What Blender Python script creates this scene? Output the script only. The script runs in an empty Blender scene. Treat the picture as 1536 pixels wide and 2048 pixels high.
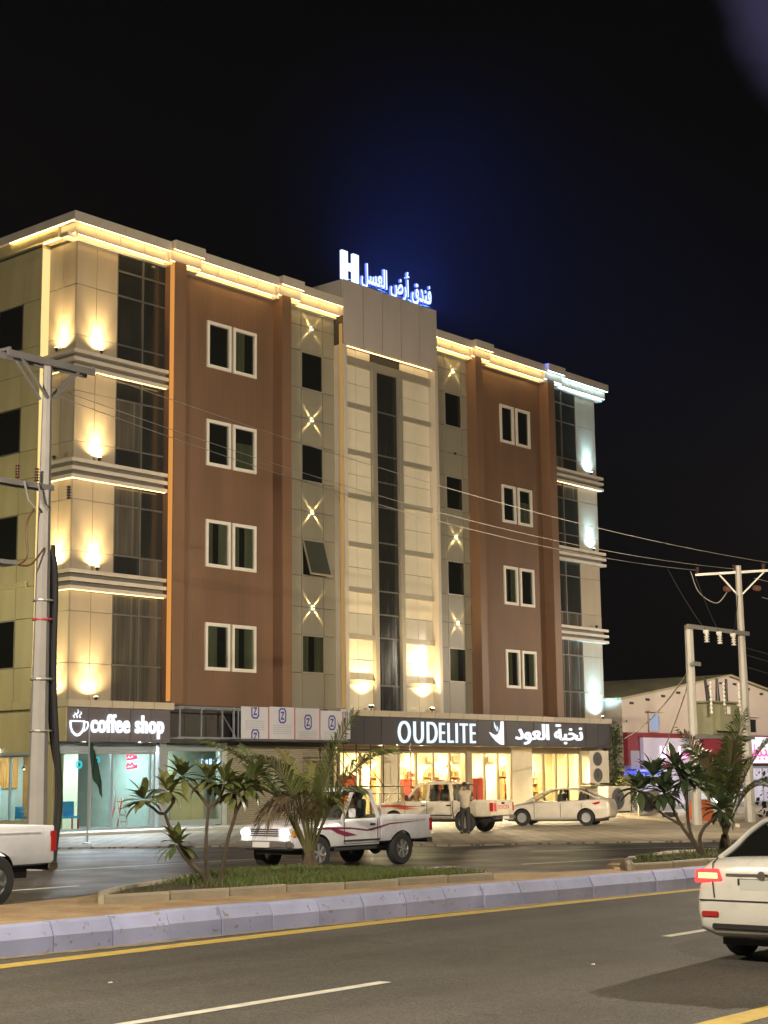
import bpy, bmesh, math, random
from mathutils import Vector, Matrix
random.seed(7)
SC = bpy.context.scene
COL = SC.collection
R = math.radians

# ------------------------------------------------------------------ camera, world, exposure
cam = bpy.data.cameras.new('camera'); CAM = bpy.data.objects.new('camera', cam); COL.objects.link(CAM)
cam.sensor_fit = 'VERTICAL'; cam.sensor_height = 36; cam.sensor_width = 27; cam.lens = 55.43
cam.clip_start = .1; cam.clip_end = 2000
rt = Vector((.65017137, -.75969354, -.01195425)); up = Vector((-.11851587, -.11694585, .98604141)); fw = Vector((.75048729, .63967913, .16607058))
CAM.matrix_world = Matrix(((rt.x, up.x, -fw.x, 0), (rt.y, up.y, -fw.y, 0), (rt.z, up.z, -fw.z, 2.0), (0, 0, 0, 1)))
SC.camera = CAM
W = bpy.data.worlds.new('World'); SC.world = W; W.use_nodes = True
SC.view_settings.view_transform = 'Standard'; SC.view_settings.look = 'None'
SC.view_settings.exposure = 0; SC.view_settings.gamma = 1; SC.view_settings.use_curve_mapping = False
SC.render.engine = 'CYCLES'
SC.cycles.use_denoising = True
SC.cycles.max_bounces = 6; SC.cycles.diffuse_bounces = 3; SC.cycles.glossy_bounces = 3
SC.cycles.transmission_bounces = 4; SC.cycles.transparent_max_bounces = 16; SC.cycles.volume_bounces = 0
SC.cycles.sample_clamp_indirect = 4; SC.cycles.caustics_reflective = False; SC.cycles.caustics_refractive = False
SC.cycles.use_light_tree = True

def world_sky():
    nt = W.node_tree; nt.nodes.clear(); N = nt.nodes; L = nt.links
    out = N.new('ShaderNodeOutputWorld'); bg = N.new('ShaderNodeBackground'); L.new(bg.outputs[0], out.inputs[0])
    tc = N.new('ShaderNodeTexCoord')
    # faint purplish lens artifact painted into the sky at right, edge broken by noise
    no = N.new('ShaderNodeTexNoise'); no.inputs['Scale'].default_value = 9; no.inputs['Detail'].default_value = 5; L.new(tc.outputs['Generated'], no.inputs['Vector'])
    dp = N.new('ShaderNodeVectorMath'); dp.operation = 'DOT_PRODUCT'; dp.inputs[1].default_value = Vector((.8334, .3170, .4527)); L.new(tc.outputs['Generated'], dp.inputs[0])
    ma = N.new('ShaderNodeMath'); ma.operation = 'MULTIPLY_ADD'; ma.inputs[1].default_value = .006; L.new(no.outputs[0], ma.inputs[0]); L.new(dp.outputs['Value'], ma.inputs[2])
    cr = N.new('ShaderNodeMapRange'); cr.interpolation_type = 'SMOOTHSTEP'; cr.inputs[1].default_value = .9944 + .003; cr.inputs[2].default_value = .9972 + .003; L.new(ma.outputs[0], cr.inputs[0])
    mx = N.new('ShaderNodeMix'); mx.data_type = 'RGBA'; L.new(cr.outputs[0], mx.inputs[0])
    mx.inputs[6].default_value = (.0011, .0011, .0015, 1); mx.inputs[7].default_value = (.032, .029, .062, 1)
    L.new(mx.outputs[2], bg.inputs[0]); bg.inputs[1].default_value = 1
world_sky()

# ------------------------------------------------------------------ materials
MATS = {}
def mat(name, col, rough=.6, metal=0, var=0, vscale=3, bump=0, bscale=40, emit=None, estr=1, spec=.5, coat=0, stripes=None, streak=0):
    if name in MATS: return MATS[name]
    m = bpy.data.materials.new(name); m.use_nodes = True; nt = m.node_tree; N = nt.nodes; L = nt.links
    b = N['Principled BSDF']; b.inputs['Base Color'].default_value = (*col, 1); b.inputs['Roughness'].default_value = rough
    b.inputs['Metallic'].default_value = metal; b.inputs['Specular IOR Level'].default_value = spec; b.inputs['Coat Weight'].default_value = coat
    tc = N.new('ShaderNodeTexCoord')
    if var:
        no = N.new('ShaderNodeTexNoise'); no.inputs['Scale'].default_value = vscale; no.inputs['Detail'].default_value = 5
        if streak:
            mp = N.new('ShaderNodeMapping'); mp.inputs['Scale'].default_value = (1, 1, streak); L.new(tc.outputs['Object'], mp.inputs[0]); L.new(mp.outputs[0], no.inputs['Vector'])
        else: L.new(tc.outputs['Object'], no.inputs['Vector'])
        hs = N.new('ShaderNodeHueSaturation'); hs.inputs['Color'].default_value = (*col, 1)
        mr = N.new('ShaderNodeMapRange'); mr.inputs[1].default_value = .3; mr.inputs[2].default_value = .7
        mr.inputs[3].default_value = 1 - var; mr.inputs[4].default_value = 1 + var
        L.new(no.outputs[0], mr.inputs[0]); L.new(mr.outputs[0], hs.inputs['Value']); L.new(hs.outputs[0], b.inputs['Base Color'])
        r2 = N.new('ShaderNodeMapRange'); r2.inputs[1].default_value = .3; r2.inputs[2].default_value = .7
        r2.inputs[3].default_value = max(.02, rough - var * .4); r2.inputs[4].default_value = min(1, rough + var * .4)
        L.new(no.outputs[0], r2.inputs[0]); L.new(r2.outputs[0], b.inputs['Roughness'])
    if stripes:   # fine vertical ribs: (axis, period, depth)
        ax, per, dep = stripes
        sx = N.new('ShaderNodeSeparateXYZ'); L.new(tc.outputs['Object'], sx.inputs[0])
        mu = N.new('ShaderNodeMath'); mu.operation = 'MULTIPLY'; mu.inputs[1].default_value = 2 * math.pi / per; L.new(sx.outputs[ax], mu.inputs[0])
        si = N.new('ShaderNodeMath'); si.operation = 'SINE'; L.new(mu.outputs[0], si.inputs[0])
        bp = N.new('ShaderNodeBump'); bp.inputs['Strength'].default_value = 1; bp.inputs['Distance'].default_value = dep
        L.new(si.outputs[0], bp.inputs['Height']); L.new(bp.outputs[0], b.inputs['Normal'])
    elif bump:
        n2 = N.new('ShaderNodeTexNoise'); n2.inputs['Scale'].default_value = bscale; n2.inputs['Detail'].default_value = 6; L.new(tc.outputs['Object'], n2.inputs['Vector'])
        bp = N.new('ShaderNodeBump'); bp.inputs['Strength'].default_value = 1; bp.inputs['Distance'].default_value = bump
        L.new(n2.outputs[0], bp.inputs['Height']); L.new(bp.outputs[0], b.inputs['Normal'])
    if emit:
        b.inputs['Emission Color'].default_value = (*emit, 1); b.inputs['Emission Strength'].default_value = estr
    MATS[name] = m; return m

def glass(name, tint, opac, rough=.03, refl=.5):
    """thin pane: a tinted see-through layer with a mirror-like coat"""
    if name in MATS: return MATS[name]
    m = bpy.data.materials.new(name); m.use_nodes = True; nt = m.node_tree; N = nt.nodes; L = nt.links
    N.remove(N['Principled BSDF']); out = N['Material Output']
    tr = N.new('ShaderNodeBsdfTransparent'); tr.inputs[0].default_value = (*tint, 1)
    df = N.new('ShaderNodeBsdfDiffuse'); df.inputs[0].default_value = (.02, .022, .02, 1)
    m1 = N.new('ShaderNodeMixShader'); m1.inputs[0].default_value = opac; L.new(tr.outputs[0], m1.inputs[1]); L.new(df.outputs[0], m1.inputs[2])
    gl = N.new('ShaderNodeBsdfGlossy'); gl.inputs['Roughness'].default_value = rough
    lw = N.new('ShaderNodeLayerWeight'); lw.inputs[0].default_value = .5     # facing ratio, the same from both sides of the pane
    pw = N.new('ShaderNodeMath'); pw.operation = 'POWER'; pw.inputs[1].default_value = 4; L.new(lw.outputs['Facing'], pw.inputs[0])
    mu = N.new('ShaderNodeMath'); mu.operation = 'MULTIPLY_ADD'; mu.inputs[1].default_value = refl; mu.inputs[2].default_value = .05 * refl * 2; L.new(pw.outputs[0], mu.inputs[0])
    m2 = N.new('ShaderNodeMixShader'); L.new(mu.outputs[0], m2.inputs[0]); L.new(m1.outputs[0], m2.inputs[1]); L.new(gl.outputs[0], m2.inputs[2])
    L.new(m2.outputs[0], out.inputs[0]); MATS[name] = m; return m

def glow(name, col, s=1):
    if name in MATS: return MATS[name]
    m = bpy.data.materials.new(name); m.use_nodes = True; nt = m.node_tree; N = nt.nodes
    N.remove(N['Principled BSDF']); e = N.new('ShaderNodeEmission'); e.inputs[0].default_value = (*col, 1); e.inputs[1].default_value = s
    nt.links.new(e.outputs[0], N['Material Output'].inputs[0]); MATS[name] = m; return m

# facade
M_brown = mat('brown ribbed cladding', (.172, .099, .058), .55, var=.16, vscale=.7, streak=.25, stripes=(0, .11, .004))
M_brown2 = mat('brown smooth cladding', (.205, .118, .070), .5, var=.12, vscale=.8, streak=.2)
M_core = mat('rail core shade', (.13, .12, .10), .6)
M_beige = mat('beige composite panel', (.37, .32, .24), .38, var=.11, vscale=1.4, streak=.14)
M_grey = mat('grey green composite panel', (.275, .258, .20), .4, var=.10, vscale=1.4, streak=.14)
M_pale = mat('pale composite panel', (.60, .545, .46), .38, var=.07, vscale=1.2, streak=.2)
M_pink_panel = mat('pinkish grey composite panel', (.50, .455, .42), .38, var=.09, vscale=1.2, streak=.2)
M_lacq = mat('cream lacquered panel', (.80, .74, .58), .12, var=.05, vscale=1.2)
M_yell = mat('straw composite panel', (.46, .41, .23), .4, var=.10, vscale=1.4, streak=.14)
M_joint = mat('panel joint shade', (.05, .045, .035), .8)
M_frame = mat('grey aluminium frame', (.40, .375, .30), .4, metal=.3)
M_white = mat('white window frame', (.78, .75, .68), .4)
M_dglass = mat('dark curtain wall glass', (.022, .024, .022), .12, var=.35, vscale=2.5, streak=.06, spec=.6)
M_dglass2 = mat('dark glass over drawn curtains', (.075, .07, .058), .14, var=.45, vscale=5, streak=.04, spec=.6)
M_mull = mat('mullion', (.16, .155, .14), .4, metal=.4)
M_pane = glass('window pane', (.72, .76, .70), .25, .04, .5)
M_back = mat('dark room', (.012, .012, .012), .9)
M_curt = mat('pale curtain', (.60, .57, .44), .9, var=.3, vscale=4, streak=.05)
M_led = glow('warm led strip', (1.0, .62, .20), 28)
M_ledw = glow('warm soft led strip', (1.0, .62, .22), 8)
M_ledb = glow('dim band led strip', (1.0, .64, .22), 7)
M_litside = glow('orange lit side glow', (1.0, .42, .10), .75)
M_ledc = glow('cool led strip', (.55, .86, 1.0), 24)
M_lens = glow('warm floodlight lens', (1.0, .80, .45), 30)
M_lensc = glow('cool floodlight lens', (.72, .92, 1.0), 30)
M_black = mat('black housing', (.02, .02, .02), .5)
M_stone = mat('ledge tile', (.50, .44, .34), .5, var=.06, vscale=1)

# ------------------------------------------------------------------ mesh builder and hierarchy helpers
WL = {}
class MB:
    def __init__(s): s.v = []; s.f = []; s.m = []
    def add(s, vs, fs, m=0):
        o = len(s.v); s.v += [tuple(v) for v in vs]; s.f += [tuple(i + o for i in f) for f in fs]; s.m += [m] * len(fs); return s
    def box(s, x0, x1, y0, y1, z0, z1, m=0):
        return s.add([(x0, y0, z0), (x1, y0, z0), (x1, y1, z0), (x0, y1, z0), (x0, y0, z1), (x1, y0, z1), (x1, y1, z1), (x0, y1, z1)],
                     [(0, 3, 2, 1), (4, 5, 6, 7), (0, 1, 5, 4), (1, 2, 6, 5), (2, 3, 7, 6), (3, 0, 4, 7)], m)
    def obox(s, c, ax, ay, az, m=0):
        c = Vector(c); ax, ay, az = Vector(ax), Vector(ay), Vector(az)
        vs = [c + i * ax + j * ay + k * az for k in (-1, 1) for i, j in ((-1, -1), (1, -1), (1, 1), (-1, 1))]
        return s.add(vs, [(0, 3, 2, 1), (4, 5, 6, 7), (0, 1, 5, 4), (1, 2, 6, 5), (2, 3, 7, 6), (3, 0, 4, 7)], m)
    def bar(s, p, q, w=.05, h=None, m=0, upv=(0, 0, 1)):
        p, q = Vector(p), Vector(q); d = (q - p); h = h or w
        u = Vector(upv); a = d.cross(u)
        if a.length < 1e-5: a = d.cross(Vector((1, 0, 0)))
        a.normalize(); b = a.cross(d).normalized()
        return s.obox((p + q) / 2, a * w / 2, d / 2, b * h / 2, m)
    def prism(s, poly, d0, d1, axis='y', m=0):
        """poly in the plane across the axis, extruded from d0 to d1 ('y': (x,z); 'x': (y,z); 'z': (x,y))"""
        n = len(poly)
        mk = {'y': lambda a, b, d: (a, d, b), 'x': lambda a, b, d: (d, a, b), 'z': lambda a, b, d: (a, b, d)}[axis]
        vs = [mk(a, b, d0) for a, b in poly] + [mk(a, b, d1) for a, b in poly]
        return s.add(vs, [tuple(range(n))[::-1], tuple(range(n, 2 * n))] + [(i, (i + 1) % n, n + (i + 1) % n, n + i) for i in range(n)], m)
    def tube(s, pts, r, n=8, m=0, cap=True):
        pts = [Vector(p) for p in pts]; k = len(pts); rs = r if isinstance(r, (list, tuple)) else [r] * k
        d0 = (pts[1] - pts[0]).normalized(); ref = Vector((0, 0, 1)) if abs(d0.z) < .9 else Vector((1, 0, 0))
        a = d0.cross(ref).normalized(); rings = []
        for i, p in enumerate(pts):
            d = (pts[min(i + 1, k - 1)] - pts[max(i - 1, 0)]).normalized()
            a = (a - d * a.dot(d)); a = a.normalized() if a.length > 1e-6 else d.orthogonal().normalized(); b = d.cross(a)
            rings.append([p + (a * math.cos(t) + b * math.sin(t)) * rs[i] for t in [2 * math.pi * j / n for j in range(n)]])
        return s.loft(rings, m, cap)
    def loft(s, rings, m=0, cap=True):
        n = len(rings[0]); k = len(rings); vs = [p for rg in rings for p in rg]; fs = []
        for i in range(k - 1):
            for j in range(n): fs.append((i * n + j, i * n + (j + 1) % n, (i + 1) * n + (j + 1) % n, (i + 1) * n + j))
        if cap: fs += [tuple(range(n))[::-1], tuple(range((k - 1) * n, k * n))]
        return s.add(vs, fs, m)
    def lathe(s, c, prof, axis='z', n=20, m=0, closed=True):
        c = Vector(c); mk = {'z': lambda r, h, t: Vector((r * math.cos(t), r * math.sin(t), h)), 'y': lambda r, h, t: Vector((r * math.cos(t), h, -r * math.sin(t))), 'x': lambda r, h, t: Vector((h, r * math.cos(t), r * math.sin(t)))}[axis]
        ring = prof[0][0] > .005 and prof[-1][0] > .005      # an open ring is closed onto itself, a solid gets its end caps
        pp = list(prof) + [prof[0]] if ring and closed else prof
        return s.loft([[c + mk(max(r, 1e-4), h, 2 * math.pi * j / n) for j in range(n)] for r, h in pp], m, not (ring and closed))
    def ball(s, c, rad, nu=12, nv=8, m=0):
        c = Vector(c); rx, ry, rz = rad if isinstance(rad, (tuple, list)) else (rad,) * 3
        return s.loft([[c + Vector((rx * math.sin(v) * math.cos(u), ry * math.sin(v) * math.sin(u), -rz * math.cos(v))) for u in [2 * math.pi * j / nu for j in range(nu)]]
                       for v in [max(.02, min(math.pi - .02, math.pi * i / nv)) for i in range(nv + 1)]], m)
    def data(s, name, mats, off=Vector((0, 0, 0)), smooth=False, bevel=0):
        me = bpy.data.meshes.new(name); me.from_pydata([(v[0] - off.x, v[1] - off.y, v[2] - off.z) for v in s.v], [], s.f)
        for mm in (mats if isinstance(mats, (list, tuple)) else [mats]): me.materials.append(mm)
        me.polygons.foreach_set('material_index', s.m)
        bm = bmesh.new(); bm.from_mesh(me); bmesh.ops.recalc_face_normals(bm, faces=bm.faces)
        if bevel: bmesh.ops.bevel(bm, geom=[e for e in bm.edges if e.calc_face_angle(0) > .5], offset=bevel, segments=2, affect='EDGES', clamp_overlap=True)
        bm.to_mesh(me); bm.free()
        if smooth:
            me.shade_smooth(); me.set_sharp_from_angle(angle=smooth if smooth is not True else R(40))
        return me
    def build(s, name, mats, parent=None, local=False, smooth=False, bevel=0):
        off = Vector((0, 0, 0)) if (local or parent is None) else WL.get(parent.name, Vector((0, 0, 0)))
        o = bpy.data.objects.new(name, s.data(name, mats, off, smooth, bevel)); COL.objects.link(o)
        if parent: o.parent = parent
        WL[o.name] = off.copy()
        return o

def tag(o, label=None, cat=None, group=None, kind=None):
    if label: o['label'] = label
    if cat: o['category'] = cat
    if group: o['group'] = group
    if kind: o['kind'] = kind
    return o
def thing(name, label, cat, loc=(0, 0, 0), rz=0, group=None):
    o = bpy.data.objects.new(name, None); o.empty_display_size = .2; COL.objects.link(o); o.location = loc; o.rotation_euler = (0, 0, rz)
    WL[o.name] = Vector(loc); return tag(o, label, cat, group)
def structure(o): o['kind'] = 'structure'; return o
def copy_tree(o, parent=None):
    c = o.copy(); COL.objects.link(c)
    if parent: c.parent = parent
    for ch in list(o.children):
        copy_tree(ch, c)
    return c
BOXES = {}
def piece(name, x0, x1, y0, y1, z0, z1, m, parent):
    """one panel, tile or block of its own; equal sizes share their mesh"""
    k = (round(x1 - x0, 2), round(y1 - y0, 2), round(z1 - z0, 2), m.name)
    if k not in BOXES:
        a, b, c = (x1 - x0) / 2, (y1 - y0) / 2, (z1 - z0) / 2
        BOXES[k] = MB().box(-a, a, -b, b, -c, c).data(name, m, bevel=min(.012, a * .4, b * .4, c * .4))
    o = bpy.data.objects.new(name, BOXES[k]); COL.objects.link(o); o.parent = parent
    o.location = Vector(((x0 + x1) / 2, (y0 + y1) / 2, (z0 + z1) / 2)) - WL[parent.name]; WL[o.name] = Vector(((x0 + x1) / 2, (y0 + y1) / 2, (z0 + z1) / 2))
    return o
def lamp(kind, name, loc, power, col, parent=None, target=None, cone=60, blend=.6, size=.05, sy=None):
    l = bpy.data.lights.new(name, kind); l.energy = power; l.color = col
    o = bpy.data.objects.new(name, l); COL.objects.link(o)
    off = WL.get(parent.name, Vector((0, 0, 0))) if parent else Vector((0, 0, 0))
    if parent: o.parent = parent
    o.location = Vector(loc) - off
    if kind == 'SPOT': l.spot_size = R(cone); l.spot_blend = blend; l.shadow_soft_size = size
    elif kind == 'POINT': l.shadow_soft_size = size
    elif kind == 'AREA':
        l.shape = 'RECTANGLE'; l.size = size; l.size_y = sy or size
    if target is not None: o.rotation_euler = (Vector(target) - Vector(loc)).to_track_quat('-Z', 'Y').to_euler()
    return o
def glyphs(body, size, bold=0, ext=.04, res=4, space=1):
    """the characters of a line of type as separate (char, vertices, faces), in its own plane"""
    c = bpy.data.curves.new('type', 'FONT'); c.body = body; c.size = size; c.extrude = ext; c.offset = bold; c.resolution_u = res; c.space_character = space
    for i in range(len(body)): c.body_format[i].material_index = i
    for i in range(len(body)): c.materials.append(None)
    o = bpy.data.objects.new('type', c); COL.objects.link(o)
    bpy.context.view_layer.update()
    me = bpy.data.meshes.new_from_object(o.evaluated_get(bpy.context.evaluated_depsgraph_get()))
    out = []
    by = {}
    for p in me.polygons: by.setdefault(p.material_index, []).append(p)
    for i in sorted(by):
        idx = {}; vs = []; fs = []
        for p in by[i]:
            f = []
            for k in p.vertices:
                if k not in idx: idx[k] = len(vs); vs.append(me.vertices[k].co.copy())
                f.append(idx[k])
            fs.append(tuple(f))
        out.append((body[i], vs, fs))
    bpy.data.objects.remove(o); bpy.data.meshes.remove(me); bpy.data.curves.remove(c)
    return out
def fit_type(gl, x0, x1, z0, z1):
    xs = [v.x for g in gl for v in g[1]]; ys = [v.y for g in gl for v in g[1]]
    ax, bx, ay, by = min(xs), max(xs), min(ys), max(ys); sx = (x1 - x0) / (bx - ax); sz = (z1 - z0) / (by - ay)
    return [(ch, [Vector((x0 + (v.x - ax) * sx, z0 + (v.y - ay) * sz, v.z)) for v in vs], fs) for ch, vs, fs in gl]
def letters(gl, Y, mats, parent, name='letter', depth=None):
    for i, (ch, vs, fs) in enumerate(gl):
        mb = MB(); mb.add([(v.x, Y - v.z - .0015 * (i % 2), v.y) for v in vs], fs)
        if isinstance(mats, list):      # front and back faces, then the returns
            for k, f in enumerate(fs): mb.m[k] = 0 if max(vs[q].z for q in f) - min(vs[q].z for q in f) < 1e-4 else 1
        mb.build(name, mats, parent)

def wavy(pts, n=6):
    """Catmull-Rom through the points"""
    pts = [Vector(p) for p in pts]; out = []
    P = [pts[0] * 2 - pts[1]] + pts + [pts[-1] * 2 - pts[-2]]
    for i in range(1, len(P) - 2):
        for k in range(n):
            t = k / n; a, b, c, d = P[i - 1:i + 3]
            out.append(.5 * (2 * b + (c - a) * t + (2 * a - 5 * b + 4 * c - d) * t * t + (3 * b - a - 3 * c + d) * t ** 3))
    return out + [pts[-1]]

# ------------------------------------------------------------------ ground, roads, median, plaza
def ramp_mat(name, c1, c2, scale, rough=.85, bump=.004, bscale=120, c3=None, rvar=0):
    m = bpy.data.materials.new(name); m.use_nodes = True; nt = m.node_tree; N = nt.nodes; L = nt.links; b = N['Principled BSDF']
    tc = N.new('ShaderNodeTexCoord'); n1 = N.new('ShaderNodeTexNoise'); n1.inputs['Scale'].default_value = scale; n1.inputs['Detail'].default_value = 7; n1.inputs['Roughness'].default_value = .65
    L.new(tc.outputs['Object'], n1.inputs['Vector']); cr = N.new('ShaderNodeValToRGB'); L.new(n1.outputs[0], cr.inputs[0])
    cr.color_ramp.elements[0].position = .35; cr.color_ramp.elements[0].color = (*c1, 1); cr.color_ramp.elements[1].position = .68; cr.color_ramp.elements[1].color = (*c2, 1)
    n2 = N.new('ShaderNodeTexNoise'); n2.inputs['Scale'].default_value = bscale; n2.inputs['Detail'].default_value = 3; L.new(tc.outputs['Object'], n2.inputs['Vector'])
    mr = N.new('ShaderNodeMapRange'); mr.inputs[1].default_value = .3; mr.inputs[2].default_value = .7; mr.inputs[3].default_value = .72; mr.inputs[4].default_value = 1.3; L.new(n2.outputs[0], mr.inputs[0])
    hs = N.new('ShaderNodeHueSaturation'); L.new(cr.outputs[0], hs.inputs['Color']); L.new(mr.outputs[0], hs.inputs['Value']); L.new(hs.outputs[0], b.inputs['Base Color'])
    if rvar:
        m3 = N.new('ShaderNodeMapRange'); m3.inputs[1].default_value = .35; m3.inputs[2].default_value = .65; m3.inputs[3].default_value = rough - rvar; m3.inputs[4].default_value = rough; L.new(n1.outputs[0], m3.inputs[0]); L.new(m3.outputs[0], b.inputs['Roughness'])
    else: b.inputs['Roughness'].default_value = rough
    bp = N.new('ShaderNodeBump'); bp.inputs['Strength'].default_value = 1; bp.inputs['Distance'].default_value = bump; L.new(n2.outputs[0], bp.inputs['Height']); L.new(bp.outputs[0], b.inputs['Normal'])
    MATS[name] = m; return m
def road_mat(name, base, rough=.8):
    """asphalt: pale and dark aggregate, wheel tracks along the lane, oil drips, repaired patches and fine cracks"""
    m = bpy.data.materials.new(name); m.use_nodes = True; nt = m.node_tree; N = nt.nodes; L = nt.links; b = N['Principled BSDF']; tc = N.new('ShaderNodeTexCoord')
    def noise(sc, det=4, scale=None):
        n = N.new('ShaderNodeTexNoise'); n.inputs['Scale'].default_value = sc; n.inputs['Detail'].default_value = det
        if scale: mp = N.new('ShaderNodeMapping'); mp.inputs['Scale'].default_value = scale; L.new(tc.outputs['Object'], mp.inputs[0]); L.new(mp.outputs[0], n.inputs['Vector'])
        else: L.new(tc.outputs['Object'], n.inputs['Vector'])
        return n.outputs[0]
    def rng(x, a, b_, c, d):
        r = N.new('ShaderNodeMapRange'); r.inputs[1].default_value = a; r.inputs[2].default_value = b_; r.inputs[3].default_value = c; r.inputs[4].default_value = d; L.new(x, r.inputs[0]); return r.outputs[0]
    def mul(x, y):
        q = N.new('ShaderNodeMath'); q.operation = 'MULTIPLY'; L.new(x, q.inputs[0]); L.new(y, q.inputs[1]); return q.outputs[0]
    vo = N.new('ShaderNodeTexVoronoi'); vo.inputs['Scale'].default_value = 55; L.new(tc.outputs['Object'], vo.inputs['Vector'])
    sep = N.new('ShaderNodeSeparateColor'); L.new(vo.outputs['Color'], sep.inputs[0])
    v = rng(sep.outputs[0], 0, 1, .60, 1.42)
    v = mul(v, rng(noise(.35, 6), .3, .7, .78, 1.18)); v = mul(v, rng(noise(1, 4, (.05, .9, 1)), .35, .65, .84, 1.12)); v = mul(v, rng(noise(2.2, 3), .66, .74, 1, .70))
    ck = N.new('ShaderNodeTexVoronoi'); ck.feature = 'DISTANCE_TO_EDGE'; ck.inputs['Scale'].default_value = .22
    wn = N.new('ShaderNodeTexNoise'); wn.inputs['Scale'].default_value = 1.5; L.new(tc.outputs['Object'], wn.inputs['Vector']); mx = N.new('ShaderNodeMix'); mx.data_type = 'RGBA'; mx.inputs[0].default_value = .25
    L.new(tc.outputs['Object'], mx.inputs[6]); L.new(wn.outputs['Color'], mx.inputs[7]); L.new(mx.outputs[2], ck.inputs['Vector']); v = mul(v, rng(ck.outputs['Distance'], 0, .004, .72, 1))
    hs = N.new('ShaderNodeHueSaturation'); hs.inputs['Color'].default_value = (*base, 1); L.new(v, hs.inputs['Value']); L.new(hs.outputs[0], b.inputs['Base Color'])
    L.new(rng(noise(.6, 5), .35, .65, rough - .22, rough), b.inputs['Roughness'])
    bp = N.new('ShaderNodeBump'); bp.inputs['Distance'].default_value = .006; L.new(vo.outputs['Distance'], bp.inputs['Height']); L.new(bp.outputs[0], b.inputs['Normal'])
    MATS[name] = m; return m
M_dirt = ramp_mat('bare sandy dirt', (.10, .08, .055), (.16, .13, .09), .6)
M_asph = road_mat('worn asphalt', (.090, .081, .069), .85)
M_asph2 = road_mat('dark polished asphalt', (.052, .048, .045), .58)
M_sand = ramp_mat('sandy median paving', (.34, .22, .12), (.50, .37, .22), 1.6, .9, .006, 60)
M_ylw = mat('worn yellow road paint', (.56, .40, .085), .7, var=.16, vscale=5)
M_wht = mat('worn white road paint', (.62, .60, .52), .7, var=.16, vscale=5)
def worn_kerb():
    m = mat('lavender painted kerb', (.42, .45, .70), .75); nt = m.node_tree; N = nt.nodes; L = nt.links; b = N['Principled BSDF']; tc = N.new('ShaderNodeTexCoord'); ob = N.new('ShaderNodeObjectInfo')
    va = N.new('ShaderNodeVectorMath'); va.operation = 'ADD'; L.new(tc.outputs['Object'], va.inputs[0]); L.new(ob.outputs['Location'], va.inputs[1])
    n1 = N.new('ShaderNodeTexNoise'); n1.inputs['Scale'].default_value = 9; n1.inputs['Detail'].default_value = 8; n1.inputs['Roughness'].default_value = .7; L.new(va.outputs[0], n1.inputs['Vector'])
    cr = N.new('ShaderNodeValToRGB'); cr.color_ramp.elements[0].position = .60; cr.color_ramp.elements[0].color = (0, 0, 0, 1); cr.color_ramp.elements[1].position = .66; cr.color_ramp.elements[1].color = (1, 1, 1, 1); L.new(n1.outputs[0], cr.inputs[0])
    n2 = N.new('ShaderNodeTexNoise'); n2.inputs['Scale'].default_value = 1.4; n2.inputs['Detail'].default_value = 5; L.new(va.outputs[0], n2.inputs['Vector'])
    mr = N.new('ShaderNodeMapRange'); mr.inputs[1].default_value = .3; mr.inputs[2].default_value = .7; mr.inputs[3].default_value = .82; mr.inputs[4].default_value = 1.12; L.new(n2.outputs[0], mr.inputs[0])
    m3 = N.new('ShaderNodeMapRange'); m3.inputs[3].default_value = .92; m3.inputs[4].default_value = 1.08; L.new(ob.outputs['Random'], m3.inputs[0])
    mm = N.new('ShaderNodeMath'); mm.operation = 'MULTIPLY'; L.new(mr.outputs[0], mm.inputs[0]); L.new(m3.outputs[0], mm.inputs[1])
    mx = N.new('ShaderNodeMix'); mx.data_type = 'RGBA'; L.new(cr.outputs[0], mx.inputs[0]); mx.inputs[6].default_value = (.42, .45, .70, 1); mx.inputs[7].default_value = (.36, .33, .30, 1)
    hs = N.new('ShaderNodeHueSaturation'); L.new(mx.outputs[2], hs.inputs['Color']); L.new(mm.outputs[0], hs.inputs['Value']); L.new(hs.outputs[0], b.inputs['Base Color'])
    bp = N.new('ShaderNodeBump'); bp.inputs['Distance'].default_value = .006; bp.invert = True; L.new(cr.outputs[0], bp.inputs['Height']); L.new(bp.outputs[0], b.inputs['Normal']); return m
M_kerb = worn_kerb()
M_kerb2 = mat('bare concrete edging', (.42, .37, .28), .85, var=.16, vscale=3, bump=.006, bscale=20)

def lerp_poly(pts):
    def f(x):
        if x <= pts[0][0]: return pts[0][1]
        for (a, b), (c, d) in zip(pts, pts[1:]):
            if x <= c: return b + (d - b) * (x - a) / (c - a)
        return pts[-1][1]
    return f
kerb_pts = [(-40, 16.6), (5, 15.76), (11.3, 15.53), (14.6, 15.31), (17.5, 15.09), (20.2, 14.9), (22.5, 14.62), (25.3, 14.32), (30, 13.6), (45, 11.2), (80, 4.5)]
kerbY = lerp_poly([(p.x, p.y) for p in wavy([(a, b, 0) for a, b in kerb_pts], 6)])

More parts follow.
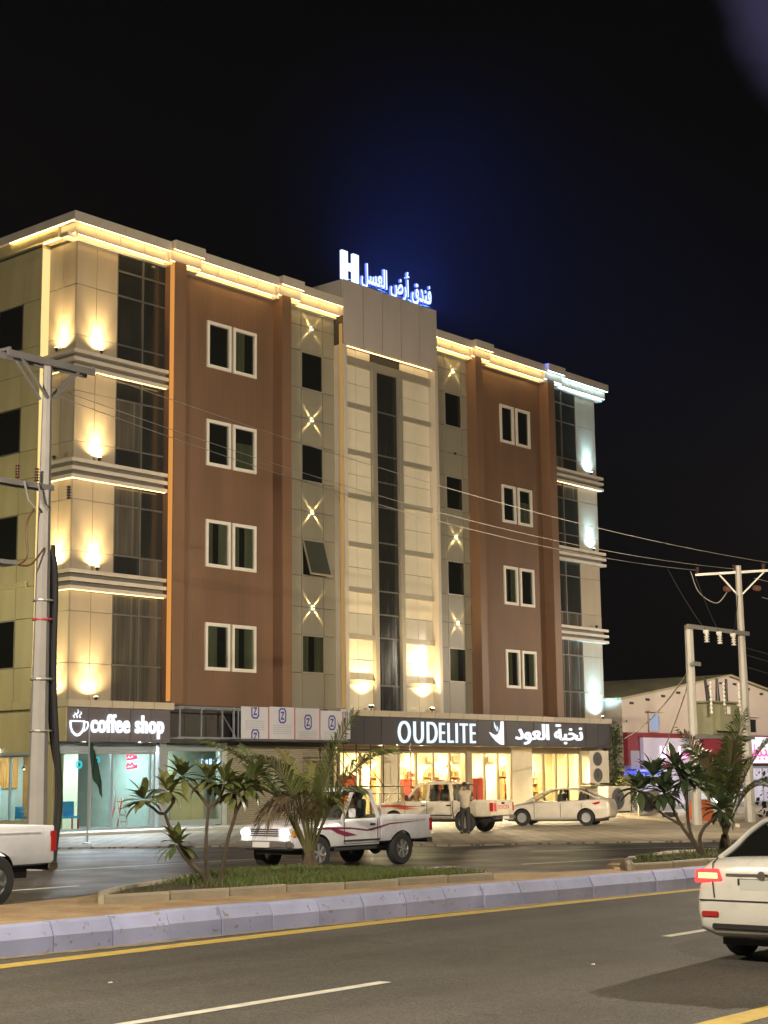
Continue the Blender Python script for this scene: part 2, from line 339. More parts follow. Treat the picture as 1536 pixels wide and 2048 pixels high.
structure(MB().add([(-150, -150, -.06), (250, -150, -.06), (250, 250, -.06), (-150, 250, -.06)], [(0, 1, 2, 3)]).build('ground', M_dirt))
xs = [-40 + i * 1.0 for i in range(121)]
def strip_mesh(xs, lo, hi, z, name, m, parent=None):
    vs = []; fs = []
    for i, x in enumerate(xs): vs += [(x, lo(x), z), (x, hi(x), z)]
    for i in range(len(xs) - 1): fs.append((2 * i, 2 * i + 2, 2 * i + 3, 2 * i + 1))
    return MB().add(vs, fs).build(name, m, parent)
near_road = structure(strip_mesh(xs, lambda x: -3, lambda x: kerbY(x) + .2, 0, 'near_road', M_asph))
ylo = lerp_poly([(-40, 15.5), (5, 14.78), (10.7, 14.70), (13.7, 14.72), (17.1, 14.68), (20.7, 14.42), (24.9, 14.16), (30, 13.3), (45, 10.8), (80, 4.1)])
xs2 = [-40 + i * .5 for i in range(241)]
strip_mesh(xs2, ylo, lambda x: min(ylo(x) + .34, kerbY(x) - .02), .004, 'yellow_edge_line', M_ylw, near_road)
strip_mesh([-40, 80], lambda x: 6.44, lambda x: 6.74, .004, 'yellow_edge_line', M_ylw, near_road)
for a in (-10.7, -1.2, 8.25, 17.68, 27.1, 36.6, 46):
    strip_mesh([a, a + 4.05], lambda x: 10.46, lambda x: 10.61, .004, 'white_lane_dash', M_wht, near_road)
far_road = structure(MB().add([(-60, 17.2, -.004), (40, 14.4, -.004), (90, -2, -.004), (90, 40, -.004), (24, 44, -.004), (-60, 44, -.004)], [(0, 1, 2, 3, 4, 5)]).build('far_road', M_asph2))
def ribbon(pts, w, z, name, m, parent):
    vs = []; fs = []; pts = [Vector((a, b, 0)) for a, b in pts]
    for i, p in enumerate(pts):
        d = (pts[min(i + 1, len(pts) - 1)] - pts[max(i - 1, 0)]).normalized(); n = Vector((-d.y, d.x, 0)) * w / 2
        vs += [(p.x - n.x, p.y - n.y, z), (p.x + n.x, p.y + n.y, z)]
    for i in range(len(pts) - 1): fs.append((2 * i, 2 * i + 2, 2 * i + 3, 2 * i + 1))
    return MB().add(vs, fs).build(name, m, parent)
ribbon([(12, 25.0), (20.0, 24.95)], .16, 0, 'white_lane_dash', M_wht, far_road)
ribbon([(30.2, 21.7), (33, 21.0), (36, 20.0), (42, 18.4)], .14, 0, 'white_edge_line', M_wht, far_road)
ribbon([(24.5, 22.3), (28.4, 22.6)], .14, 0, 'white_lane_dash', M_wht, far_road)
ribbon([(35.5, 25.2), (38.4, 23.2), (42, 20.9), (47, 18)], .18, 0, 'white_edge_line', M_wht, far_road)
ribbon([(23, 29.6), (30, 29.1)], .16, 0, 'white_lane_dash', M_wht, far_road)

# median: raised bed of sandy paving between the carriageways, edged with tall kerb stones
back = lerp_poly([(-40, 19.6), (5, 18.8), (13.3, 18.4), (15, 18.7), (17, 19.5), (19, 20.0), (20.8, 19.8), (21.9, 17.6), (23, 16.1), (24.6, 15.55), (25.5, 16.4), (27, 17.2), (32, 17.0), (38, 15.2), (50, 12.4), (80, 6)])
xm = [-40 + i * .5 for i in range(241)]
mv = []; mf = []
for x in xm: mv += [(x, kerbY(x) + .13, .345), (x, back(x), .345), (x, back(x) + .04, 0), (x, kerbY(x) + .13, 0)]
for i in range(len(xm) - 1):
    for j in range(3): mf.append((4 * i + j, 4 * i + 4 + j, 4 * i + 5 + j, 4 * i + 1 + j))
median = structure(MB().add(mv, mf).build('median', M_sand))
prof = [(0, -.02), (0, .205), (.075, .35), (.105, .365), (.27, .365), (.27, -.02)]
rs = random.Random(3); dv = []; df = []; dx_ = [-10 + i * .12 for i in range(460)]
for x in dx_: w_ = .05 + .16 * max(0, math.sin(x * .7) * .4 + math.sin(x * 1.9 + 1) * .3 + rs.uniform(0, .5)); dv += [(x, kerbY(x) - w_, .006), (x, kerbY(x) + .02, .022)]
for i in range(len(dx_) - 1): df.append((2 * i, 2 * i + 2, 2 * i + 3, 2 * i + 1))
structure(MB().add(dv, df).build('drifted_sand', ramp_mat('drifted sand', (.20, .16, .11), (.30, .24, .17), 4, .95, .006, 60)))
KS = MB().prism(prof, -.427, .427, 'x').data('kerb_stone', M_kerb, bevel=.008)
x = -6.0; k = 0
while x < 42:
    a = Vector((x, kerbY(x), 0)); dx = .86 / math.sqrt(1 + ((kerbY(x + .86) - kerbY(x)) / .86) ** 2)
    b = Vector((x + dx, kerbY(x + dx), 0)); d = b - a
    o = bpy.data.objects.new('kerb_stone', KS); COL.objects.link(o); o.parent = median
    o.location = (a + b) / 2 + Vector((0, random.uniform(-.014, .014), random.uniform(-.010, .010))); o.rotation_euler = (0, random.uniform(-.004, .004), math.atan2(d.y, d.x) + random.uniform(-.006, .006))
    x += dx
BS = MB().prism([(-.07, -.05), (-.07, .10), (-.055, .115), (.055, .115), (.07, .10), (.07, -.05)], -.49, .49, 'x').data('bed_edging_stone', M_kerb2, bevel=.01)
def edging(path):
    path = wavy([(a, b, 0) for a, b in path], 10); i = 0; p = path[0].copy(); acc = 0
    # walk in steps of one metre
    L = [0]
    for a, b in zip(path, path[1:]): L.append(L[-1] + (b - a).length)
    def at_len(s):
        for j in range(len(path) - 1):
            if L[j + 1] >= s: return path[j].lerp(path[j + 1], (s - L[j]) / max(1e-6, L[j + 1] - L[j]))
        return path[-1]
    s = 0
    while s < L[-1] - .3:
        a, b = at_len(s), at_len(min(s + 1, L[-1])); d = b - a
        o = bpy.data.objects.new('bed_edging_stone', BS); COL.objects.link(o); o.parent = median
        o.location = ((a.x + b.x) / 2, (a.y + b.y) / 2, .345 + random.uniform(-.015, .008)); o.rotation_euler = (random.uniform(-.02, .02), random.uniform(-.012, .012), math.atan2(d.y, d.x)); o.scale = (d.length / 1.0, 1, 1)
        s += 1.0
bed1_front = [(14.25, 17.25), (15.5, 16.98), (17.0, 16.72), (18.6, 16.24), (20.2, 15.92), (21.0, 15.72)]
bed1_back = [(21.0, 15.72), (21.3, 16.6), (20.7, 19.2), (19, 19.6), (17, 19.15), (15.2, 18.3), (14.25, 17.25)]
edging(bed1_front); edging(bed1_back)
bed2_front = [(24.3, 15.12), (25.6, 14.85), (28, 14.55), (32, 14.2), (36, 13.7)]
bed2_back = [(36, 13.7), (35, 15.6), (32, 16.6), (28, 16.9), (26, 16.2), (24.3, 15.12)]
edging(bed2_front); edging(bed2_back)
M_soil = ramp_mat('damp soil', (.05, .038, .022), (.10, .078, .045), 5, .95, .02, 30)
bed1 = bed1_front + bed1_back[1:-1]; bed2 = bed2_front + bed2_back[1:-1]
for bd in (bed1, bed2):
    MB().add([(a, b, .41) for a, b in bd], [tuple(range(len(bd)))]).build('soil', M_soil, median)

# plaza in front of the shops
def paver_mat():
    m = bpy.data.materials.new('diagonal block paving'); m.use_nodes = True; nt = m.node_tree; N = nt.nodes; L = nt.links; b = N['Principled BSDF']
    tc = N.new('ShaderNodeTexCoord'); mp = N.new('ShaderNodeMapping'); mp.inputs['Rotation'].default_value = (0, 0, R(12)); L.new(tc.outputs['Object'], mp.inputs[0])
    br = N.new('ShaderNodeTexBrick'); br.inputs['Scale'].default_value = 1; br.inputs['Brick Width'].default_value = .6; br.inputs['Row Height'].default_value = .42
    br.inputs['Mortar Size'].default_value = .035; br.inputs['Color1'].default_value = (.36, .31, .235, 1); br.inputs['Color2'].default_value = (.27, .235, .18, 1); br.inputs['Mortar'].default_value = (.13, .11, .08, 1)
    L.new(mp.outputs[0], br.inputs['Vector'])
    no = N.new('ShaderNodeTexNoise'); no.inputs['Scale'].default_value = .5; no.inputs['Detail'].default_value = 6; L.new(tc.outputs['Object'], no.inputs['Vector'])
    mr = N.new('ShaderNodeMapRange'); mr.inputs[1].default_value = .3; mr.inputs[2].default_value = .7; mr.inputs[3].default_value = .75; mr.inputs[4].default_value = 1.2; L.new(no.outputs[0], mr.inputs[0])
    hs = N.new('ShaderNodeHueSaturation'); L.new(br.outputs['Color'], hs.inputs['Color']); L.new(mr.outputs[0], hs.inputs['Value']); L.new(hs.outputs[0], b.inputs['Base Color'])
    b.inputs['Roughness'].default_value = .62
    bp = N.new('ShaderNodeBump'); bp.inputs['Distance'].default_value = .01; bp.invert = True; L.new(br.outputs['Fac'], bp.inputs['Height']); L.new(bp.outputs[0], b.inputs['Normal'])
    return m
M_pave = paver_mat()
edge = [(-20, 42.5), (20, 41.5), (30.3, 38.9), (33, 35.6), (36.2, 33.6), (36.4, 31.3), (36.9, 29), (39.3, 27.1), (41.4, 25.2), (43.4, 22.4), (52, 15), (80, 2), (120, 2), (120, 60), (-20, 60)]
plaza = structure(MB().prism(edge, -.02, .05, 'z').build('plaza', M_pave))
M_conc = mat('pale concrete walk', (.50, .49, .46), .6, var=.12, vscale=1.2)
walk = structure(MB().box(32.0, 52.2, 46.0, 48.0, 0, .16).build('shop_walkway', M_conc, bevel=.02))
structure(MB().box(52.2, 74.4, 46.6, 48.0, 0, .12).build('shop_walkway', mat('warm stone step', (.5, .45, .36), .5, var=.1), bevel=.02))
# kerb at the edge of the neighbour's yard
structure(MB().prism([(53.2, 28.6), (53.4, 28.5), (64.5, 40.6), (64.3, 40.8)], .02, .17, 'z').build('yard_kerb', M_kerb2))

# grass on the planted bed
def grass(poly, n, name, label, cat='grass', hmin=.06, hmax=.18, keep=None):
    xs_ = [p[0] for p in poly]; ys_ = [p[1] for p in poly]; mb = MB()
    def inside(x, y):
        c = False
        for (x1, y1), (x2, y2) in zip(poly, poly[1:] + poly[:1]):
            if (y1 > y) != (y2 > y) and x < (x2 - x1) * (y - y1) / (y2 - y1) + x1: c = not c
        return c
    k = 0
    while k < n:
        x, y = random.uniform(min(xs_), max(xs_)), random.uniform(min(ys_), max(ys_))
        if not inside(x, y): continue
        d = keep(x, y) if keep else 1
        if random.random() > d: continue
        k += 1; h = random.uniform(hmin, hmax) * (.5 + .5 * d); a = random.uniform(0, 6.28); w = .008; lean = random.uniform(.1, .7) * h
        ca, sa = math.cos(a), math.sin(a); b = random.uniform(0, 6.28)
        mb.add([(x - ca * w, y - sa * w, .40), (x + ca * w, y + sa * w, .40), (x + ca * w * .7 + math.cos(b) * lean * .35, y + sa * w * .7 + math.sin(b) * lean * .35, .40 + h * .6), (x + math.cos(b) * lean, y + math.sin(b) * lean, .40 + h)], [(0, 1, 2), (0, 2, 3)], random.choice((0, 0, 1, 2)))
    o = mb.build(name, [mat('grass blade', (.10, .155, .03), .6), mat('light grass blade', (.17, .21, .05), .6), mat('dry grass blade', (.17, .15, .06), .7)])
    return tag(o, label, cat, kind='stuff')
grass(bed1, 15000, 'grass', 'green grass growing round the young palm in the median bed', keep=lambda x, y: max(.03, min(1, (x - 16.6) / 1.6)) * (1 if x < 20.3 else .6))
grass(bed2, 1500, 'grass', 'sparse grass under the shrubs in the bed by the white car', hmax=.15)

# ------------------------------------------------------------------ hotel building
XC = 56.35; YW = 48.0
TOP = [21.4, 17.08, 12.78, 8.44]; BOT = [19.35, 15.08, 10.77, 6.46]
BAND = [18.26, 13.92, 9.6]
hotel = thing('hotel_building', 'five storey hotel with brown and beige cladding, dark glass corners and a lit cornice', 'building', (XC, YW, 0))
# core masses set back behind the cladding
core = MB()
core.box(37.83, 74.97, 48.09, 62, 4.9, 23.5, 0)                # upper storeys
core.box(37.83, 74.97, 54.6, 62, 0, 4.9, 0)                    # ground floor, behind the shops
core.box(37.83, 74.97, 48.2, 62, 23.5, 23.6, 0)               # roof edge slab
core.box(52.4, 52.9, 48.3, 54.6, 0, 4.9, 0); core.box(74.6, 74.97, 48.3, 54.6, 0, 4.9, 0)
core.box(42.4, 42.7, 48.3, 54.6, 0, 4.9, 0)
core.box(37.83, 74.97, 48.09, 54.6, 4.7, 4.9, 0)
core.build('wall', M_joint, hotel)
def wall_with_holes(x0, x1, z0, z1, y0, y1, holes, m, name='wall'):
    mb = MB(); cols = sorted({x0, x1} | {h[0] for h in holes} | {h[1] for h in holes})
    for a, b in zip(cols, cols[1:]):
        zz = [z0]
        for h in sorted([h for h in holes if h[0] <= a + 1e-6 and h[1] >= b - 1e-6], key=lambda h: h[2]): zz += [h[2], h[3]]
        zz.append(z1)
        for i in range(0, len(zz), 2):
            if zz[i + 1] - zz[i] > 1e-4: mb.box(a, b, y0, y1, zz[i], zz[i + 1])
    bm_ = mb.build(name, m, hotel); return bm_
def window(x0, x1, z0, z1, Y, fw, fm, proud=.06, curtain=0, back=True, parent=None, axis='y'):
    """frame mesh with its pane and curtain under it; Y is the wall face"""
    f = MB(); yb = Y + .085
    f.box(x0, x0 + fw, Y - proud, yb, z0, z1).box(x1 - fw, x1, Y - proud, yb, z0, z1).box(x0 + fw, x1 - fw, Y - proud, yb, z0, z0 + fw).box(x0 + fw, x1 - fw, Y - proud, yb, z1 - fw, z1)
    f.box(x0 + fw, x1 - fw, yb - .01, yb, z0 + fw, z1 - fw, 1)
    w = f.build('window', [fm, M_back], parent or hotel)
    MB().box(x0 + fw, x1 - fw, Y + .02, Y + .028, z0 + fw, z1 - fw).build('pane', M_pane, w)
    if curtain:
        a, b = x0 + fw, x1 - fw; z_a = z0 + fw; z_b = z1 - fw; n = 9
        if curtain == 1: spans = [(a, b)]
        elif curtain == 2: spans = [(a, a + (b - a) * .3), (b - (b - a) * .42, b)]
        else: spans = [(a, a + (b - a) * .55)]
        for s0, s1 in spans:
            c = MB(); pts = [(s0 + (s1 - s0) * i / (2 * n), Y + .055 + (.012 if i % 2 else -.008)) for i in range(2 * n + 1)]
            top = z_b if curtain != 1 else z_b - (z_b - z_a) * .35
            c.add([(px_, py_, z_a) for px_, py_ in pts] + [(px_, py_, top) for px_, py_ in pts], [(i, i + 1, 2 * n + 2 + i, 2 * n + 1 + i) for i in range(2 * n)])
            c.build('curtain', M_curt, w)
    return w
# brown bays with paired white windows
LW = [(44.76, 46.18), (46.3, 47.72)]; RW = [(65.8, 67.02), (67.22, 68.5)]
for x0, x1, ws, cu in ((43.06, 48.78, LW, {(1, 1): 1, (2, 0): 2, (2, 1): 2, (3, 0): 3, (3, 1): 2, (0, 1): 3}), (63.5, 69.5, RW, {(3, 0): 3, (3, 1): 2, (2, 0): 2, (1, 1): 1})):
    holes = [(a + .06, b - .06, BOT[i] + .06, TOP[i] - .06) for i in range(4) for a, b in ws]
    wall_with_holes(x0, x1, 5.0, 23.3, YW, YW + .085, holes, M_brown)
    for i in range(4):
        for j, (a, b) in enumerate(ws): window(a, b, BOT[i], TOP[i], YW, .14, M_white, .07, cu.get((i, j), 0))
# pilasters either side of the brown bays
for x0, x1 in ((42.42, 43.06), (48.78, 49.38), (63.0, 63.55), (69.5, 70.14)):
    MB().box(x0, x1, 47.4, YW + .08, 5.0, 23.35).build('pilaster', M_brown2, hotel, bevel=.015)
MB().box(42.375, 42.405, 47.43, 47.66, 5.1, 23.2).build('led_strip', M_litside, hotel)  # emission imitates orange LED light falling on the brown side face
# grey bays with single windows, panel by panel
def bay(cols, rows, Y, m, name='cladding_panel', th=.05, gap=.022, skip=None):
    for i, (a, b) in enumerate(zip(cols, cols[1:])):
        for j, (c, d) in enumerate(zip(rows, rows[1:])):
            if skip and skip((a + b) / 2, (c + d) / 2): continue
            dy = random.uniform(-.004, .004)
            piece(name, a + gap / 2, b - gap / 2, Y + dy, Y + th + dy, c + gap / 2, d - gap / 2, m, hotel)
GT = [t - .16 for t in TOP]; GB = [b + .14 for b in BOT]
STAR = [22.43, 18.12, 13.85, 9.52]
rows = sorted([5.0, 23.2] + GT + GB + [s for s in STAR])
for cols, wx, cu in (([49.38, 50.62, 52.06, 52.87], (50.62, 52.06), {1: 0, 3: 2}), ([59.83, 61.13, 62.5, 63.0], (61.13, 62.5), {3: 3})):
    inw = lambda x, z: wx[0] < x < wx[1] and any(b < z < t for b, t in zip(GB, GT))
    bay(cols, rows, YW, M_grey, skip=inw)
    for i in range(4):
        if i == 2 and wx[0] < 55:
            # the open top-hung casement
            w = MB().box(wx[0], wx[0] + .07, YW - .02, YW + .08, GB[i], GT[i]).box(wx[1] - .07, wx[1], YW - .02, YW + .08, GB[i], GT[i]).box(wx[0] + .07, wx[1] - .07, YW - .02, YW + .08, GB[i], GB[i] + .07).box(wx[0] + .07, wx[1] - .07, YW - .02, YW + .08, GT[i] - .07, GT[i]).box(wx[0] + .07, wx[1] - .07, YW + .07, YW + .085, GB[i] + .07, GT[i] - .07, 1).build('window', [M_frame, M_back], hotel)
            h = GT[i] - .05; ll = GT[i] - GB[i]; an = R(17); dn = Vector((0, -math.sin(an), -math.cos(an))); nn = Vector((0, -math.cos(an), math.sin(an)))
            mid = Vector(((wx[0] + wx[1]) / 2, YW - .03, h)) + dn * ll / 2
            s = MB(); hw = (wx[1] - wx[0]) / 2
            for sx_ in (-1, 1): s.obox(mid + Vector((sx_ * (hw - .035), 0, 0)), (.035, 0, 0), nn * .025, dn * ll / 2)
            for sz_ in (-1, 1): s.obox(mid + dn * sz_ * (ll / 2 - .035), (hw - .07, 0, 0), nn * .025, dn * .035)
            sash = s.build('casement', M_frame, w)
            MB().obox(mid, (hw - .07, 0, 0), nn * .006, dn * (ll / 2 - .07)).build('pane', mat('grey tinted glass', (.07, .078, .062), .12, spec=.7), w)
        else: window(wx[0], wx[1], GB[i], GT[i], YW, .05, M_frame, .012, cu.get(i, 0))
# corner towers: beige panels, dark curtain wall, triple rails
z_mid = lambda c, d: (c + d) / 2
trows = sorted([5.0, 23.2] + TOP + BOT + BAND)
bay([37.78, 38.78, 39.86], trows, YW, M_beige, gap=.012)
bay([73.02, 75.0], trows, YW, M_beige, gap=.012)
for x0, xm_, x1, top in ((39.86, 41.2, 42.42, 0), (70.14, 71.6, 73.02, 1)):
    rr = sorted([5.0, 23.2, 22.44] + TOP + BOT + BAND)
    for a, b in ((x0 + .03, xm_ - .03), (xm_ + .03, x1)):
        for c, d in zip(rr, rr[1:]):
            piece('glass_pane', a, b, YW + .03, YW + .06, c + .03, d - .03, M_dglass2 if random.random() < (.75 if z_mid(c, d) < 9.5 else .4 if z_mid(c, d) < 14 else .08) else M_dglass, hotel)
    g = MB(); g.box(xm_ - .035, xm_ + .035, YW - .02, YW + .085, 5.0, 23.2).box(x0 - .0, x0 + .03, YW - .01, YW + .085, 5, 23.2)
    for z in rr[1:-1]: g.box(x0 + .03, xm_ - .035, YW - .012, YW + .085, z - .03, z + .03).box(xm_ + .035, x1, YW - .012, YW + .085, z - .03, z + .03)
    g.build('mullion_grid', M_mull, hotel)
# left flank: corner return then the straw coloured wall that stands a little proud
lrows = sorted([5.0, 23.2] + TOP + BOT + BAND)
def bay_x(ycols, rows, X, m, skip=None, th=.05, gap=.022):
    for a, b in zip(ycols, ycols[1:]):
        for c, d in zip(rows, rows[1:]):
            if skip and skip((a + b) / 2, (c + d) / 2): continue
            dx = random.uniform(-.004, .004)
            piece('cladding_panel', X + dx, X + th + dx, a + gap / 2, b - gap / 2, c + gap / 2, d - gap / 2, m, hotel)
bay_x([48.05, 48.85, 49.75], lrows, 37.78, M_beige, gap=.012)
XL = 37.40
SWT = [21.06, 16.78, 12.42, 8.25]; SWB = [19.15, 14.93, 10.6, 6.35]
sr = sorted([5.0, 23.2] + SWT + SWB + [18.1, 13.8, 9.5])
wy = [(50.9, 52.55), (54.6, 56.25)]
bay_x([49.78, 50.9, 52.55, 54.6, 56.25, 58.2], sr, XL, M_yell, skip=lambda y, z: any(a < y < b for a, b in wy) and any(b < z < t for b, t in zip(SWB, SWT)))
MB().box(XL + .05, 37.83, 49.8, 62, 5, 23.3).build('wall', M_joint, hotel)
MB().box(XL, 37.8, 49.74, 49.79, 5, 23.3).build('pilaster', M_yell, hotel)
MB().box(XL + .01, 37.76, 49.70, 49.735, 5.1, 23.15).build('led_strip', glow('warm flank led strip', (1.0, .72, .28), 1.15), hotel)
for a, b in wy:
    for t, bb in zip(SWT, SWB):
        w = MB()
        w.box(XL - .005, XL + .06, a, a + .05, bb, t).box(XL - .005, XL + .06, b - .05, b, bb, t).box(XL - .005, XL + .06, a + .05, b - .05, bb, bb + .05).box(XL - .005, XL + .06, a + .05, b - .05, t - .05, t).box(XL + .045, XL + .055, a + .05, b - .05, bb + .05, t - .05, 1)
        wo = w.build('window', [M_mull, M_back], hotel)
        MB().box(XL + .018, XL + .026, a + .05, b - .05, bb + .05, t - .05).build('pane', M_pane, wo)
for z in BAND:   # narrow sill course on the flank
    if z == BAND[2]: MB().box(XL - .12, XL, 50.2, 58.2, z - .12, z + .1).build('sill_course', M_yell, hotel)
# triple rails round the corners
for z in BAND:
    for k, dz in enumerate((.34, .02, -.3)):
        MB().prism([(37.5, 49.68), (37.5, 47.70), (42.40, 47.70), (42.40, 47.99), (37.77, 47.99), (37.77, 49.68)], z + dz - .075, z + dz + .075, 'z').build('band_rail', M_pale, hotel, bevel=.012)
        MB().prism([(70.16, 47.70), (75.26, 47.70), (75.26, 50.5), (75.0, 50.5), (75.0, 47.99), (70.16, 47.99)], z + dz - .075, z + dz + .075, 'z').build('band_rail', M_pale, hotel, bevel=.012)
    for k, dz in enumerate((.18, -.14)):
        MB().prism([(37.69, 49.6), (37.69, 47.91), (42.40, 47.91), (42.40, 47.98), (37.76, 47.98), (37.76, 49.6)], z + dz - .075, z + dz + .075, 'z').build('band_core', M_core, hotel)
        MB().prism([(70.16, 47.91), (75.08, 47.91), (75.08, 50.4), (75.02, 50.4), (75.02, 47.98), (70.16, 47.98)], z + dz - .075, z + dz + .075, 'z').build('band_core', M_core, hotel)
    MB().prism([(37.56, 49.6), (37.56, 47.76), (42.3, 47.76), (42.3, 47.78), (37.58, 47.78), (37.58, 49.6)], z - .397, z - .377, 'z').build('led_strip', M_ledb, hotel)
MB().box(70.4, 75.1, 47.76, 47.78, BAND[0] - .397, BAND[0] - .377).build('led_strip', M_ledb, hotel)
# cornice: two stepped fascias with strips under each, bumped out over the pilasters
def cornice(path, side):
    pass
segs = [('L', 37.12, 42.2), ('LB', 42.2, 43.9), ('L', 43.9, 48.6), ('LB', 48.6, 50.0), ('L', 50.0, 52.86), ('R', 59.86, 62.8), ('RB', 62.8, 64.3), ('R', 64.3, 69.3), ('RB', 69.3, 70.9), ('R', 70.9, 75.6)]
for kind, a, b in segs:
    bump = .22 if 'B' in kind else 0; dz = .05 if bump else 0
    y1 = 47.36 - bump; n = max(1, round((b - a) / 1.25)); cool = a > 69.2
    for i in range(n):
        p, q = a + (b - a) * i / n, a + (b - a) * (i + 1) / n
        piece('cornice_panel', p + .005, q - .005, y1, 48.6, 23.74 + dz, 24.10 + dz, M_pale, hotel)
        piece('cornice_panel', p + (.005 if i or a > 38 else .28), q - .005, y1 + .26, 48.6, 23.34 + dz * .5, 23.735 + dz * .5, M_pale, hotel)
    MB().box(a + .02, b - .02, y1 + .46, 48.3, 23.17, 23.335).build('cornice_soffit', M_pale, hotel)
    lm = M_ledc if cool else M_led
    MB().box(a + (.3 if a < 38 else 0), b, y1 + .262, y1 + .28, 23.275 + dz * .5, 23.338 + dz * .5).build('cornice_lip', M_pale, hotel)
    MB().box(a, b, y1, y1 + .018, 23.675 + dz, 23.738 + dz).build('cornice_lip', M_pale, hotel)
    MB().box(a + (.25 if a < 38 else .02), b - .02, y1 + .05, y1 + .07, 23.685 + dz, 23.705 + dz).build('led_strip', lm, hotel)
    MB().box(a + (.45 if a < 38 else .02), b - .02, y1 + .31, y1 + .33, 23.285 + dz * .5, 23.305 + dz * .5).build('led_strip', lm, hotel)
for i in range(9):
    p = 47.36 + i * 1.22; q = p + 1.22
    piece('cornice_panel', 37.12, 38.3, p + .005, q - .005, 23.74, 24.10, M_pale, hotel) if i else None
    piece('cornice_panel', 37.38 if q < 49.8 else 37.25, 38.3, max(p, 47.62) + .005, q - .005, 23.34, 23.735, M_pale if q < 49.8 else M_yell, hotel)
    piece('cornice_panel', 75.0, 75.6, p + .005, q - .005, 23.74, 24.10, M_pale, hotel) if i else None
MB().box(37.16, 37.18, 47.42, 51.6, 23.715, 23.737).build('led_strip', M_led, hotel)
MB().box(37.42, 37.44, 47.7, 49.7, 23.315, 23.334).build('led_strip', M_led, hotel)
# central tower
T0, T1 = 52.86, 59.86
MB().box(T0, T0 + .24, 47.4, 48.6, 5.0, 21.93).build('tower_column', M_pale, hotel, bevel=.01)
MB().box(T1 - .24, T1, 47.4, 48.6, 5.0, 21.93).build('tower_column', M_pale, hotel, bevel=.01)
MB().box(T0 + .05, T1 - .05, 47.45, 49.4, 21.95, 25.0).build('wall', M_joint, hotel)
for i in range(5):
    a = T0 + (T1 - T0) * i / 5; b = T0 + (T1 - T0) * (i + 1) / 5
    piece('cladding_panel', a + .022, b - .022, 47.39 + random.uniform(-.006, .006), 47.44, 21.95, 25.05, M_pink_panel, hotel)
piece('cladding_panel', T0 - .01, T0 + .04, 47.44, 49.4, 23.3, 25.05, M_pale, hotel); piece('cladding_panel', T1 - .04, T1 + .01, 47.44, 49.4, 23.3, 25.05, M_pale, hotel)
MB().box(T0 + .3, T1 - .3, 47.52, 47.56, 21.90, 21.93).build('led_strip', M_ledw, hotel)
MB().box(T0 - .03, T0 - .005, 47.46, 47.66, 5.1, 22.9).build('led_strip', glow('golden lit side glow', (1.0, .58, .18), .42), hotel)  # glow stands in for the gold light on the tower's side face
# frames, lacquer panels and the glass slot of the recess
px0, px1, px2, px3, px4, px5 = T0 + .24, 55.17, 55.47, 57.1, 57.38, T1 - .24
BEAM = [21.32, 19.19, 16.96, 14.88, 12.62, 10.53, 8.37, 6.3]
fr = MB()
for z in BEAM:
    h = .2 if z == 21.32 else .12
    fr.box(px0, px1 - .002, 47.66, 47.82, z - h, z + h).box(px4 + .002, px5, 47.66, 47.82, z - h, z + h)
for a, b in ((px1, px2), (px3, px4)): fr.box(a, b, 47.62, 47.9, 5.0, 21.52)
fr.box(px2 + .002, px3 - .002, 47.66, 47.82, 21.12, 21.52)
fr.build('frame_grid', M_frame, hotel, bevel=.012)
bz = [21.95] + BEAM + [5.0]
for a, b in ((px0, px1), (px4, px5)):
    mid = (a + b) / 2
    for i, (t, u) in enumerate(zip(bz, bz[1:])):
        zs = [u, t] if i in (0, 8) else [u, (u + t) / 2, t]
        for c, d in zip(zs, zs[1:]):
            for p, q in ((a, mid), (mid, b)): piece('cladding_panel', p + .01, q - .01, 47.8, 47.85, c + .01, d - .01, M_lacq, hotel)
MB().box(px0, px5, 47.86, 48.1, 5, 21.95).build('wall', M_joint, hotel)
sl = [5.0, 6.2, 8.4, 9.5, 10.6, 12.0, 12.9, 14.6, 15.8, 17.1, 19.2, 21.15]
for c, d in zip(sl, sl[1:]): piece('glass_pane', px2 + .02, px3 - .02, 47.78, 47.81, c + .03, d - .03, M_dglass, hotel)
for z in sl[1:-1]: MB().box(px2, px3, 47.74, 47.84, z - .03, z + .03).build('transom', M_mull, hotel)

# canopy ledge over the shops
CY = 47.1
def ledge(a, b):
    n = max(1, round((b - a) / 1.12))
    for i in range(n):
        p, q = a + (b - a) * i / n, a + (b - a) * (i + 1) / n
        piece('ledge_tile', p + .006, q - .006, CY, 48.05, 4.74, 5.01, M_stone, hotel)
ledge(37.08, 42.35); ledge(52.2, 74.3)
for i in range(8):
    p = 48.06 + i * 1.2; piece('ledge_tile', 37.0, 37.9, p + .006, p + 1.19, 4.72, 5.0, M_yell, hotel)
# flank wall below the ledge, with the cafe side window
MB().box(37.3, 37.8, 48.2, 49.4, 3.45, 4.72).box(37.3, 37.8, 49.4, 58, 3.45, 4.72).box(37.3, 37.8, 53.8, 58, 0, 3.45).build('wall', M_yell, hotel)

